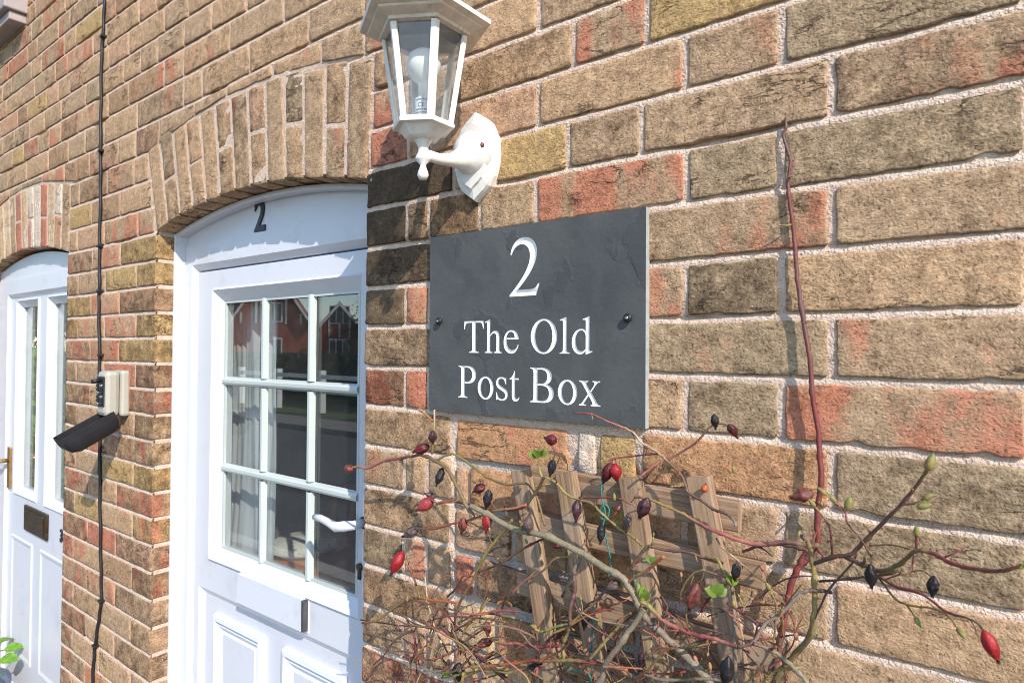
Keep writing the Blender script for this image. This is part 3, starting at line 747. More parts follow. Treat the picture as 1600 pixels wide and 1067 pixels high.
for px, py in ((686, 502), (981, 497)):
    p = at(px, py, SY-0.004); mb = MB()
    mb.lathe([(0.0030, 0.0), (0.0030, 0.004), (0.0062, 0.0042), (0.0064, 0.006), (0.0050, 0.0078), (0.0, 0.0085)], (p.x, SY+0.0002, p.z), (0, -1, 0), 20)
    s = child(mb.build('screw', M['black']), sign)
    mb = MB(); mb.lathe([(0.0022, 0.0), (0.0022, 0.0005), (0.0, 0.0006)], (p.x, SY-0.0082, p.z), (0, -1, 0), 12)
    mb.build('screw_slot', M['steel'], s).matrix_parent_inverse = Matrix.Translation(Vector((0,0,0)))

def text_mesh(txt, size, ext, bold=0.0):
    c = bpy.data.curves.new('txt', 'FONT'); c.body = txt; c.size = size; c.extrude = ext; c.offset = bold; c.align_x = 'CENTER'
    o = bpy.data.objects.new('t', c); COL.objects.link(o)
    dg = bpy.context.evaluated_depsgraph_get(); me = bpy.data.meshes.new_from_object(o.evaluated_get(dg)); bpy.data.objects.remove(o)
    return me
def place_text(me, x, y, z, sx=1.0):
    for v in me.vertices: v.co = Vector((x + v.co.x*sx, y - v.co.z, z + v.co.y))
    return me

# ------------------------------------------------------------------ front doors
def frame_ring(mb, x0, x1, z0, z1, wl, wr, wt, wb, yf, yb, lip=0.0, yl=0.0):
    """rectangular frame: flat band of given widths, inner bevel of width lip down to yl"""
    O = [(x0,z0),(x1,z0),(x1,z1),(x0,z1)]; I = [(x0+wl,z0+wb),(x1-wr,z0+wb),(x1-wr,z1-wt),(x0+wl,z1-wt)]
    J = [(x0+wl+lip,z0+wb+lip),(x1-wr-lip,z0+wb+lip),(x1-wr-lip,z1-wt-lip),(x0+wl+lip,z1-wt-lip)]
    vs = [(x,yf,z) for x,z in O]+[(x,yf,z) for x,z in I]+[(x,yl if lip else yb,z) for x,z in (J if lip else I)]+[(x,yb,z) for x,z in O]+[(x,yb,z) for x,z in (J if lip else I)]
    fs = []
    for k in range(4):
        k2 = (k+1) % 4
        fs += [(k,k2,4+k2,4+k),(4+k,4+k2,8+k2,8+k),(k,12+k,12+k2,k2)]
        if lip: fs.append((8+k,8+k2,16+k2,16+k))
    mb.add(vs, fs)
def wedge_panel(mb, x0, x1, z0, z1, yb, steps):
    """raised moulded panel as nested rings: steps = [(inset, y), ...]"""
    rings = [[(x0+i,y,z0+i),(x1-i,y,z0+i),(x1-i,y,z1-i),(x0+i,y,z1-i)] for i, y in [(0, yb)]+steps]
    vs = [p for r in rings for p in r]; fs = []
    for r in range(len(rings)-1):
        for k in range(4):
            k2 = (k+1) % 4; fs.append((r*4+k, r*4+k2, r*4+4+k2, r*4+4+k))
    b = (len(rings)-1)*4; fs.append((b,b+1,b+2,b+3)); mb.add(vs, fs)

def arch_board(op, x0, x1, z0, yf, yb, name, m, root, inset=0.012):
    n = 28; mb = MB(); vs = []
    for i in range(n+1):
        x = x0+(x1-x0)*i/n; zt = max(z0+0.01, intrados(min(max(x, op[0]+.001), op[1]-.001), op) - inset)
        vs += [(x,yf,z0),(x,yf,zt),(x,yb,z0),(x,yb,zt)]
    fs = []
    for i in range(n):
        a = 4*i; b = a+4
        fs += [(a,b,b+1,a+1),(a+1,b+1,b+3,a+3),(a,a+2,b+2,b)]
    mb.add(vs, fs); return child(mb.build(name, m), root)

door = empty('front_door', (-1.36, 0.06, ZG))
tag(door, 'white panelled front door numbered 2 with nine-pane window and lever handle', 'door')
DB = ZG + 0.06
# jambs, head, add-on trims
mb = MB(); mb.box((-1.884,0.046,DB),(-1.857,0.12,SPRING-0.004), 0.002); child(mb.build('frame_trim', M['upvc']), door)
mb = MB(); frame_ring(mb, -1.8565, -0.945, DB, 0.2937, 0.0385, 0.040, 0.057, 0.03, 0.076, 0.15, 0.016, 0.091); child(mb.build('frame', M['upvc']), door)
arch_board(OPEN[0], -1.8565, -0.962, 0.2952, 0.0815, 0.12, 'arch_panel', M['upvc'], door, 0.004)
# thin arched bead under the bricks
mb = MB(); vs = []
for i in range(33):
    x = OPEN[0][0]+0.001+(OPEN[0][1]-OPEN[0][0]-0.002)*i/32; z = intrados(x, OPEN[0])-0.001
    vs += [(x,0.052,z),(x,0.050,z-0.002),(x,0.050,z-0.009),(x,0.052,z-0.011),(x,0.083,z-0.011)]
mb.add(vs, [(5*i+k, 5*i+k+1, 5*i+k+6, 5*i+k+5) for i in range(32) for k in range(4)]); child(mb.build('arch_bead', M['upvc']), door)
LX0, LX1, LZ1 = -1.7985, -1.010, 0.2150
GX0, GX1, GZ0, GZ1 = -1.682, -1.1136, -0.536, 0.131
mb = MB()
yl = 0.086
def quad_ring(mb, O, I, y0, y1):
    vs = [(x,y0,z) for x,z in O]+[(x,y1,z) for x,z in I]
    mb.add(vs, [(k,(k+1)%4,4+(k+1)%4,4+k) for k in range(4)])
R = lambda a,b,c,d: [(a,c),(b,c),(b,d),(a,d)]
# leaf skin: window surround and recessed lower field
PX0, PX1, PZ0, PZ1 = -1.7555, -1.085, DB+0.12, -0.6716
mb.add([(LX0,yl,PZ1+0.018),(LX1,yl,PZ1+0.018),(LX1,yl,LZ1),(LX0,yl,LZ1)]+[(x,yl,z) for x,z in R(GX0-0.036,GX1+0.036,GZ0-0.036,GZ1+0.036)],
       [(0,1,5,4),(1,2,6,5),(2,3,7,6),(3,0,4,7)])
quad_ring(mb, R(GX0-0.036,GX1+0.036,GZ0-0.036,GZ1+0.036), R(GX0-0.030,GX1+0.030,GZ0-0.030,GZ1+0.030), yl, yl-0.006)
quad_ring(mb, R(GX0-0.030,GX1+0.030,GZ0-0.030,GZ1+0.030), R(GX0,GX1,GZ0,GZ1), yl-0.006, yl+0.016)
quad_ring(mb, R(GX0,GX1,GZ0,GZ1), R(GX0,GX1,GZ0,GZ1), yl+0.016, yl+0.040)
mb.add([(LX0,yl,DB+.02),(LX1,yl,DB+.02),(LX1,yl,PZ1+0.018),(LX0,yl,PZ1+0.018)]+[(x,yl,z) for x,z in R(PX0-0.018,PX1+0.018,PZ0-0.018,PZ1+0.0179)],
       [(0,1,5,4),(1,2,6,5),(3,0,4,7)])
quad_ring(mb, R(PX0-0.018,PX1+0.018,PZ0-0.018,PZ1+0.018), R(PX0,PX1,PZ0,PZ1), yl, yl+0.012)
mb.add([(x,yl+0.012,z) for x,z in R(PX0,PX1,PZ0,PZ1)], [(0,1,2,3)])
quad_ring(mb, R(LX0,LX1,DB+.02,LZ1), R(LX0,LX1,DB+.02,LZ1), yl, yl+0.05)
leaf = child(mb.build('leaf', M['upvc']), door)
for x0, x1 in ((-1.697,-1.454),(-1.374,-1.138)):
    mb = MB(); wedge_panel(mb, x0, x1, PZ0+0.05, -0.7106, yl+0.012, [(0.004,yl-0.001),(0.014,yl-0.004),(0.020,yl+0.003),(0.026,yl+0.001),(0.040,yl+0.010),(0.046,yl+0.006)])
    child(mb.build('moulded_panel', M['upvc']), door)
# glazing: nine panes, bars planted on them
VB = [-1.489, -1.291]; HB = [-0.0856, -0.3194]; bw = 0.012
xsb = [GX0]+VB+[GX1]; zsb = [GZ1]+HB+[GZ0]
for i in range(3):
    for j in range(3):
        child(box_obj('pane', (xsb[i]+0.0005, 0.108, zsb[j+1]+0.0005), (xsb[i+1]-0.0005, 0.112, zsb[j]-0.0005), M['glass']), door)
def bar(lo, hi, horiz):
    (x0, z0), (x1, z1) = lo, hi; mb = MB(); y0, y1 = 0.108, 0.096
    prof = [(-bw,y0),(-bw*0.72,y1+0.003),(-bw*0.3,y1),(bw*0.3,y1),(bw*0.72,y1+0.003),(bw,y0)]
    vs = []
    for a, y in prof:
        vs += [(x0,y,z0+a),(x1,y,z1+a)] if horiz else [(x0+a,y,z0),(x1+a,y,z1)]
    mb.add(vs, [(2*k,2*k+1,2*k+3,2*k+2) if horiz else (2*k,2*k+2,2*k+3,2*k+1) for k in range(len(prof)-1)])
    return child(mb.build('glazing_bar', M['upvc_grey']), door)
for x in VB:
    for j in range(3): bar((x, zsb[j+1]+(bw if j < 2 else 0)), (x, zsb[j]-(bw if j > 0 else 0)), False)
for z in HB: bar((GX0, z), (GX1, z), True)
mb = MB()
frame_ring(mb, GX0, GX1, GZ0, GZ1, 0.006, 0.006, 0.006, 0.006, 0.101, 0.1075); child(tag(mb.build('gasket', M['upvc_grey']), 'thin grey bead round the glass'), door)
# letter plate, handle, lock, numeral
fl = box_obj('letter_plate', (-1.552,yl-0.003,-0.648),(-1.262,yl+0.004,-0.566), M['upvc'], None, 0.002); child(fl, door)
mb = MB(); v_ = [(-1.548,yl-0.003,-0.567),(-1.272,yl-0.003,-0.567),(-1.272,yl-0.013,-0.570),(-1.548,yl-0.013,-0.570),(-1.548,yl-0.017,-0.640),(-1.272,yl-0.017,-0.640),(-1.272,yl-0.004,-0.642),(-1.548,yl-0.004,-0.642)]
mb.add(v_, [(0,1,2,3),(3,2,5,4),(4,5,6,7),(1,6,5,2),(0,3,4,7)])
f2 = child(mb.build('letter_flap', M['upvc']), door)
for xx in (-1.2715,):
    mb = MB(); mb.box((xx, yl-0.016, -0.640), (xx+0.009, yl-0.0035, -0.570), 0.0008); child(mb.build('flap_spring', M['darksteel']), door)
bp = box_obj('handle_plate', (-1.0705,yl-0.010,-0.513),(-1.0315,yl+0.001,-0.308), M['upvc'], None, 0.006); child(bp, door)
hc = at(562, 818, 0.064); 
mb = MB(); mb.lathe([(0.013,0.0),(0.013,0.003),(0.0115,0.004)], (hc.x, yl-0.010, hc.z), (0,-1,0), 20); child(mb.build('handle_ring', M['black']), door)
mb = MB(); hp = [(hc.x, yl-0.012, hc.z), (hc.x, yl-0.040, hc.z), (hc.x-0.012, yl-0.052, hc.z-0.001), (hc.x-0.035, yl-0.054, hc.z-0.006), (hc.x-0.062, yl-0.054, hc.z-0.001), (hc.x-0.090, yl-0.053, hc.z+0.003), (hc.x-0.115, yl-0.050, hc.z+0.001)]
mb.tube(hp, [0.0095,0.0095,0.011,0.0105,0.0082,0.0075,0.0068], 12); child(mb.build('handle', M['upvc']), door)
kc = at(561, 892, 0.073); mb = MB(); mb.lathe([(0.0085,0.0),(0.0085,0.005),(0.0,0.0055)], (kc.x, yl-0.010, kc.z+0.008), (0,-1,0), 18)
mb.box((kc.x-0.005, yl-0.0145, kc.z-0.018), (kc.x+0.005, yl-0.010, kc.z+0.004), 0.002); child(mb.build('lock_cylinder', M['darkbrass']), door)
nm = place_text(text_mesh('2', 0.112, 0.0015, 0.0022), -1.478, 0.0790, 0.2985, 0.92)
child(link('door_number', nm, M['numeral']), door)

# neighbouring door
nd = empty('front_door', (-2.95, 0.06, ZG))
tag(nd, 'white front door with two tall glass panels, brass lever and dark letter plate beside the black cable', 'door')
mb = MB(); frame_ring(mb, -3.432, -2.500, DB, 0.2800, 0.131, 0.045, 0.060, 0.03, 0.030, 0.11, 0.014, 0.046); child(mb.build('frame', M['upvc']), nd)
arch_board(OPEN[1], -3.432, -2.510, 0.2815, 0.036, 0.10, 'arch_panel', M['upvc'], nd)
ny = 0.042
nl0, nl1 = -3.290, -2.545
g1, g2, nz0, nz1 = (-3.182,-2.976), (-2.824,-2.619), -0.563, 0.166
mb = MB(); xs_ = [nl0, g1[0]-.03, g1[1]+.03, g2[0]-.03, g2[1]+.03, nl1]
for a, b in ((0,1),(2,3),(4,5)): mb.add([(x,ny,z) for x,z in R(xs_[a],xs_[b],nz0-.03,nz1+.03)], [(0,1,2,3)])
mb.add([(x,ny,z) for x,z in R(nl0,nl1,nz1+.03,0.216)], [(0,1,2,3)]); mb.add([(x,ny,z) for x,z in R(nl0,nl1,DB+.02,nz0-.03)], [(0,1,2,3)])
for a, b in (g1, g2):
    quad_ring(mb, R(a-.03,b+.03,nz0-.03,nz1+.03), R(a-.025,b+.025,nz0-.025,nz1+.025), ny, ny-0.006)
    quad_ring(mb, R(a-.025,b+.025,nz0-.025,nz1+.025), R(a,b,nz0,nz1), ny-0.006, ny+0.014)
    quad_ring(mb, R(a,b,nz0,nz1), R(a,b,nz0,nz1), ny+0.014, ny+0.04)
child(mb.build('leaf', M['upvc']), nd)
for a, b in (g1, g2): child(box_obj('pane', (a+.0005, ny+0.022, nz0+.0005), (b-.0005, ny+0.026, nz1-.0005), M['glass']), nd)
for x0, x1 in ((-3.231,-2.981),(-2.893,-2.565)):
    mb = MB(); wedge_panel(mb, x0, x1, DB+0.16, -0.759, ny, [(0.004,ny-0.004),(0.010,ny-0.004),(0.022,ny-0.0005)]); child(mb.build('moulded_panel', M['upvc']), nd)
lp = box_obj('letter_plate', (-3.064,ny-0.008,-0.713),(-2.808,ny+0.001,-0.615), M['darkbrass'], None, 0.003); child(lp, nd)
lf = box_obj('letter_flap', (-3.035,ny-0.012,-0.697),(-2.837,ny-0.0075,-0.631), M['darkbrass'], None, 0.0015); child(lf, nd)
hpz = -0.494
child(box_obj('handle_plate', (-3.282,ny-0.009,hpz-0.085),(-3.248,ny+0.001,hpz+0.085), M['brass'], None, 0.002), nd)
mb = MB(); mb.tube([(-3.265,ny-.008,hpz+0.03),(-3.265,ny-.045,hpz+0.03),(-3.280,ny-.052,hpz+0.03),(-3.38,ny-.052,hpz+0.026)], [0.008,0.008,0.009,0.007], 10); child(mb.build('handle', M['brass']), nd)
nm = place_text(text_mesh('3', 0.062, 0.002, 0.0015), -2.672, ny-0.0025, -0.690, 0.85)
child(link('door_number', nm, M['numeral']), nd)

# ------------------------------------------------------------------ rooms behind the doors
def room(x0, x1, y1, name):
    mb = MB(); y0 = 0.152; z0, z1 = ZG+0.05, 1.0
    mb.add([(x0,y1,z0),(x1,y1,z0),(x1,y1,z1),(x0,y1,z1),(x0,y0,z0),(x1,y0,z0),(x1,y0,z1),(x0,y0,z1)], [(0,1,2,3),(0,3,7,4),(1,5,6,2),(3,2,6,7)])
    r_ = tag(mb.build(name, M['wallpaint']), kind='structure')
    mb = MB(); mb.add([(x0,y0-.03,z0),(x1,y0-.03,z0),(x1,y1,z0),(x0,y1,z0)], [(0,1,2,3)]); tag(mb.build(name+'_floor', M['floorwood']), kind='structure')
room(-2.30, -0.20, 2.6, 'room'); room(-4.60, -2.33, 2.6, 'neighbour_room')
mb = MB(); nfx, nfz = 60, 14; vs = []
for j in range(nfz+1):
    for i in range(nfx+1):
        u = i/nfx; v = j/nfz
        x = -1.825 + 0.290*u + 0.012*math.sin(v*3) - 0.03*(1-v)*0.4*u
        y = 0.160 + 0.018*noise.noise((u*5.2+0.25*math.sin(v*3.5), v*0.7, 2.0))*2 + 0.008*noise.noise((u*14, v*1.2, 5.0))*2*(0.4+v)
        vs.append((x, y, -0.75 + 0.88*v))
mb.add(vs, [(j*(nfx+1)+i, j*(nfx+1)+i+1, (j+1)*(nfx+1)+i+1, (j+1)*(nfx+1)+i) for j in range(nfz) for i in range(nfx)], True)
tag(mb.build('curtain', M['curtain']), 'pleated white curtain hanging behind the nine-pane door window', 'curtain')
ch = empty('chair', (-1.75, 0.55, ZG+0.05)); tag(ch, 'orange wooden chair seen through the nine-pane door window', 'chair')
sx, sy, sz = -1.86, 0.52, -0.70
child(box_obj('seat', (sx-.2,sy-.2,sz-.02),(sx+.2,sy+.2,sz+.015), M['chairwood'], None, 0.008), ch)
for ax in (-.18, .18):
    for ay in (-.18, .18):
        mb = MB(); mb.tube([(sx+ax,sy+ay,ZG+.05),(sx+ax,sy+ay,sz)], 0.018, 8); child(mb.build('leg', M['chairwood']), ch)
mb = MB(); mb.tube([(sx-.19,sy+.1+.1*math.sin(k/12*PI)-.05,sz+0.17) if 0 else (sx-.2+.4*k/12, sy+.19+0.03*math.sin(k/12*PI), sz+0.14+0.05*math.sin(k/12*PI)) for k in range(13)], 0.022, 8); child(mb.build('back_rail', M['chairwood']), ch)
for k in range(4):
    mb = MB(); mb.tube([(sx-.16+.107*k,sy+.19,sz),(sx-.16+.107*k,sy+.21,sz+.16)], 0.012, 8); child(mb.build('spindle', M['chairwood']), ch)
mb = MB(); mb.lathe([(0.0,0.0),(0.09,0.004),(0.125,0.024),(0.09,0.046),(0.0,0.052)], (sx-.03,sy-.02,sz+.016), (0,0,1), 20)
tag(mb.build('cushion', M['ivory']), 'white patterned cushion on the orange chair behind the glass', 'cushion')
# ------------------------------------------------------------------ wall lantern
LXc, LYc = -0.692, -0.125
lamp = empty('wall_lantern', (-0.675, 0, 0.25))
tag(lamp, 'white hexagonal wall lantern with clear panes and curved arm above the slate sign', 'lantern')
HR = -PI/2
def hexv(r, z, k): 
    a = HR + k*PI/3; return Vector((LXc + r*math.cos(a), LYc + r*math.sin(a), z))
zB, zT, rB, rT = 0.337, 0.470, 0.0435, 0.0640
# roof: eave fascia, sloping soffit with a step, tiled cap above
mb = MB()
prof = [(rT-0.004, zT+0.001), (rT+0.006, zT+0.0015), (rT+0.007, zT+0.006), (0.089, zT+0.011), (0.090, zT+0.014), (0.1015, zT+0.016), (0.1025, zT+0.022), (0.070, zT+0.040), (0.034, zT+0.066), (0.030, zT+0.075), (0.012, zT+0.083), (0.0, zT+0.09)]
mb.lathe([(r, z) for r, z in prof[:6]], (LXc, LYc, 0), (0,0,1), 6, HR, False, False)
child(tag(mb.build('soffit', M['lampdirty']), 'weathered cream underside of the lantern roof'), lamp)
mb = MB(); mb.lathe(prof[5:], (LXc, LYc, 0), (0,0,1), 6, HR, False, False); mb.lathe([(0.004,zT+.088),(0.012,zT+.096),(0.013,zT+.105),(0.006,zT+.118),(0,zT+.122)], (LXc,LYc,0), (0,0,1), 16)
child(mb.build('roof', M['lampwhite']), lamp)
for k in range(6):           # corner bars and panes
    a, b = hexv(rB, zB, k), hexv(rT, zT, k); 
    out = Vector((math.cos(HR+k*PI/3), math.sin(HR+k*PI/3), 0)); tn = Vector((-out.y, out.x, 0))
    mb = MB(); vs = []
    for p in (a, b):
        vs += [p+out*0.0025, p+tn*0.0062-out*0.0012, p+tn*0.0055-out*0.0045, p-tn*0.0055-out*0.0045, p-tn*0.0062-out*0.0012]
    mb.add(vs, [(i, (i+1) % 5, 5+(i+1) % 5, 5+i) for i in range(5)] + [(4,3,2,1,0),(5,6,7,8,9)])
    child(mb.build('corner_bar', M['lampwhite']), lamp)
    a2, b2 = hexv(rB, zB, k+1), hexv(rT, zT, k+1); off = -(out + Vector((math.cos(HR+(k+1)*PI/3), math.sin(HR+(k+1)*PI/3), 0))).normalized()
    mb = MB(); q = [a+off*0.004, a2+off*0.004, b2+off*0.004, b+off*0.004]; mb.add(q, [(0,1,2,3)])
    child(mb.build('lantern_pane', M['lampglass']), lamp)
mb = MB()    # base ring, cup, stem, finial
mb.lathe([(rB-0.010,zB+0.004),(rB+0.002,zB+0.004),(rB+0.005,zB),(rB+0.004,zB-0.004),(rB-0.003,zB-0.0045)], (LXc,LYc,0), (0,0,1), 6, HR, False)
mb.lathe([(rB-0.004,zB-0.0042),(rB-0.007,zB-0.007),(0.027,zB-0.018),(0.022,zB-0.020)], (LXc,LYc,0), (0,0,1), 6, HR, False)
child(mb.build('lantern_base', M['lampwhite']), lamp)
zf = 0.2565
mb = MB(); mb.lathe([(0.0,zf),(0.006,zf+0.001),(0.0086,zf+0.007),(0.0076,zf+0.012),(0.0046,zf+0.020),(0.0046,zf+0.023),(0.0112,zf+0.0295),(0.0120,zf+0.032),(0.0112,zf+0.0345),(0.0080,zf+0.041),(0.0073,zf+0.046),(0.0088,zf+0.052),(0.0134,zf+0.060),(0.0140,zB-0.018)], (LXc,LYc,0), (0,0,1), 20)
child(mb.build('finial', M['lampwhite']), lamp)
# bulb with its printed cap
bulb = empty('light_bulb', (LXc, LYc, zB)); tag(bulb, 'opal light bulb with printed grey cap inside the wall lantern', 'light bulb')
mb = MB(); mb.lathe([(0.0125,zB-0.002),(0.0125,zB+0.041)], (LXc,LYc,0), (0,0,1), 20); child(mb.build('cap', M['bulbbase']), bulb)
mb = MB(); mb.lathe([(0.0080,zB+0.0405),(0.0080,zB+0.062),(0.0105,zB+0.066),(0.0170,zB+0.070),(0.0240,zB+0.084),(0.0262,zB+0.094),(0.0225,zB+0.107),(0.0120,zB+0.115),(0,zB+0.117)], (LXc,LYc,0), (0,0,1), 24)
child(mb.build('globe', M['bulbwhite']), bulb)
def wrap_text(txt, size, zc, a0):
    me = text_mesh(txt, size, 0.0)
    for v in me.vertices:
        an = a0 + v.co.x/0.0128; v.co = Vector((LXc+0.0128*math.cos(an), LYc+0.0128*math.sin(an), zc+v.co.y))
    return me
child(link('printed_mark', wrap_text('CE', 0.0095, zB+0.026, math.radians(-62)), M['numeral']), bulb)
mb = MB()                                   # rows of print too small to read
for r_, z_ in enumerate((0.036, 0.021, 0.0165, 0.012, 0.0075)):
    a_ = -1.75
    while a_ < 0.35:
        w_ = rnd.uniform(0.03, 0.12); q = [(a_, z_), (a_+w_, z_), (a_+w_, z_+0.0022), (a_, z_+0.0022)]
        mb.add([(LXc+0.0128*math.cos(t_), LYc+0.0128*math.sin(t_), zB+h_) for t_, h_ in q], [(0,1,2,3)]); a_ += w_ + rnd.uniform(0.03, 0.09)
child(mb.build('fine_print', M['numeral']), bulb)
# arm and back plate
mb = MB(); az = 0.297
pth = [(LXc, LYc, az-0.001), (LXc+0.003, LYc+0.030, az-0.002), (LXc+0.006, LYc+0.055, az+0.002), (LXc+0.006, LYc+0.080, az+0.010), (LXc+0.006, LYc+0.092, az+0.016), (LXc+0.006, LYc+0.103, az+0.020)]
mb.tube(pth, [0.0085,0.0085,0.0105,0.018,0.030,0.040], 24); child(mb.build('arm', M['lampwhite']), lamp)
BX, BZ = LXc+0.006, 0.318
def plate_outline(s):
    half = [(0.0, 0.0735), (0.006, 0.0690), (0.020, 0.0600), (0.030, 0.0520), (0.0385, 0.0370), (0.0440, 0.0190), (0.0455, 0.0), (0.0440, -0.019), (0.0385, -0.037), (0.030, -0.052), (0.020, -0.060), (0.006, -0.069), (0.0, -0.0735)]
    return [(x*s, z*(s if s == 1 else s+0.04)) for x, z in half] + [(-x*s, z*(s if s == 1 else s+0.04)) for x, z in reversed(half[1:-1])]
mb = MB(); lay = [(1.0, 0.004), (1.0, -0.010), (0.93, -0.016), (0.72, -0.019), (0.70, -0.0235), (0.30, -0.0245)]
vs = []
for s, y in lay: vs += [(BX+x, y, BZ+z) for x, z in plate_outline(s)]
m_ = len(plate_outline(1)); fs = [(r*m_+k, r*m_+(k+1) % m_, (r+1)*m_+(k+1) % m_, (r+1)*m_+k) for r in range(len(lay)-1) for k in range(m_)]
mb.add(vs, fs); mb.f.append(tuple(len(mb.v)-m_+k for k in range(m_))); mb.sm.append(False)
child(mb.build('back_plate', M['lampwhite']), lamp)
sp_ = at(754, 228, -0.030); mb = MB(); mb.tube([(sp_.x,-0.014,sp_.z),(sp_.x,-0.031,sp_.z)], 0.0022, 8); mb.lathe([(0.0046,0),(0.0046,0.003),(0.0,0.0046)], (sp_.x,-0.031,sp_.z), (0,-1,0), 12)
child(mb.build('fixing_screw', M['screwcap']), lamp)

# ------------------------------------------------------------------ cable with clips
cab_px = [(164,-60),(163,0),(161,50),(158.5,100),(157.5,180),(157,240),(157,300),(155.5,380),(155.5,440),(154.5,480),(155.5,560),(155.5,640),(156,720),(156.5,800),(157.5,880),(158.5,936),(154,970),(149,1006),(146,1040),(143.5,1090),(141,1150)]
pts = [at(a, b, -0.0065) for a, b in cab_px]
def spline(pts, n=6):
    P = [Vector(p) for p in pts]; out = []
    for i in range(len(P)-1):
        p0, p1, p2, p3 = P[max(i-1,0)], P[i], P[i+1], P[min(i+2, len(P)-1)]
        for k in range(n):
            t = k/n; out.append(0.5*((2*p1)+(p2-p0)*t+(2*p0-5*p1+4*p2-p3)*t*t+(3*p1-p0-3*p2+p3)*t*t*t))
    out.append(P[-1]); return out
cable = empty('cable', pts[-1]); tag(cable, 'black cable clipped down the brick pier between the two doors', 'cable')
mb = MB(); sp1 = [p+Vector((0.0022*math.sin(i*0.9), 0, 0)) for i, p in enumerate(spline(pts, 8))]; mb.tube(sp1, 0.0048, 8); child(mb.build('sheath', M['rubber']), cable)
for a, b in ((161,58),(158,236),(156,385),(155.5,455),(157,555),(158,938),(148.5,1008)):
    p = at(a, b, -0.006); mb = MB(); mb.box((p.x-0.008,-0.0135,p.z-0.004),(p.x+0.012,0.002,p.z+0.004), 0.001); mb.lathe([(0.004,0),(0.004,0.002),(0.0,0.003)], (p.x+0.010,-0.0135,p.z), (0,-1,0), 8)
    child(mb.build('clip', M['black']), cable)

# ------------------------------------------------------------------ key safe
ks = empty('key_safe', (-2.05, 0, -0.19)); tag(ks, 'grey key safe with black cover hanging open beside the cable', 'key safe')
KX0, KX1, KZ0, KZ1 = -2.086, -2.022, -0.196, -0.064
b_ = box_obj('base', (KX0-0.001,-0.024,KZ0),(KX1+0.002,0.002,KZ1+0.001), M['keygrey'], None, 0.008); child(b_, ks)
b_ = box_obj('body', (KX0,-0.064,KZ0+0.002),(KX1,-0.0245,KZ1), M['keygrey'], None, 0.012); child(b_, ks)
child(box_obj('keypad', (KX0+0.008,-0.0665,KZ0+0.03),(KX1-0.008,-0.0620,KZ1-0.016), M['black'], None, 0.002), ks)
for r in range(6):
    for c in range(2):
        child(box_obj('button', (KX0+0.013+c*0.022,-0.0705,KZ0+0.034+r*0.0105),(KX0+0.028+c*0.022,-0.0660,KZ0+0.041+r*0.0105), M['steel'] if (r+c) % 3 == 0 else M['black'], None, 0.001), ks)
mb = MB(); mb.tube([(KX0+0.032,-0.064,KZ1-0.026),(KX0+0.032,-0.088,KZ1-0.030)], 0.006, 8); child(mb.build('latch', M['black']), ks)
# cover: rubber trough hinged at the foot of the body
Ld = Vector((0,-0.88,-0.475)); Ud = Vector((0,-0.475,0.88)); H0 = Vector((0,-0.022,KZ0-0.030))
def tr(u, x, v): return Vector((x,0,0)) + H0 + Ld*u + Ud*v
mb = MB(); x0, x1 = KX0-0.004, KX1+0.004; ln, dp, th = 0.140, 0.064, 0.004
sect = []
for k in range(13):
    a = PI*k/12; sect.append((( (x0+x1)/2 - (x1-x0)/2*math.copysign(abs(math.cos(a))**0.6, math.cos(a))), -0.010 + dp*0.95*(1-abs(math.sin(a))**0.75)))
st = [(-0.004, 0.75), (0.0, 0.95), (0.012, 1.0), (0.11, 1.0), (0.13, 0.86), (ln, 0.55)]
vs = []; n_ = len(sect)
for u, s in st:
    for x, v in sect: vs.append(tr(u, (x0+x1)/2+(x-(x0+x1)/2)*(0.8+0.2*s), dp*0.95-0.010-(dp*0.95-0.010-v)*s))
nr = len(st); inn = len(vs)
for u, s in st:
    for x, v in sect: vs.append(tr(min(max(u,0.003),ln-0.005), (x0+x1)/2+(x-(x0+x1)/2)*(0.8+0.2*s)*0.90, dp*0.95-0.010-(dp*0.95-0.010-v)*s*0.90 + 0.0005))
fs = [(r*n_+k, r*n_+k+1, (r+1)*n_+k+1, (r+1)*n_+k) for r in range(nr-1) for k in range(n_-1)]
fs += [(inn+r*n_+k, inn+(r+1)*n_+k, inn+(r+1)*n_+k+1, inn+r*n_+k+1) for r in range(nr-1) for k in range(n_-1)]
for r in range(nr-1):
    fs += [(r*n_, (r+1)*n_, inn+(r+1)*n_, inn+r*n_), (r*n_+n_-1, inn+r*n_+n_-1, inn+(r+1)*n_+n_-1, (r+1)*n_+n_-1)]
fs += [tuple(range(n_)), tuple((nr-1)*n_+k for k in reversed(range(n_)))]
mb.add(vs, fs); child(tag(mb.build('cover', M['rubber']), 'black rubber cover hanging open'), ks)

# ------------------------------------------------------------------ sill of the window above
sill = empty('window_sill', (-3.3, 0, 1.20)); tag(sill, 'pale painted stone sill of the upper window above the far doorway', 'window sill')
child(box_obj('slab', (-3.95,-0.075,1.295),(-3.00,0.05,1.39), M['sillstone'], None, 0.006), sill)
child(box_obj('drip', (-3.95,-0.055,1.260),(-3.015,0.03,1.294), M['sillstone'], None, 0.004), sill)

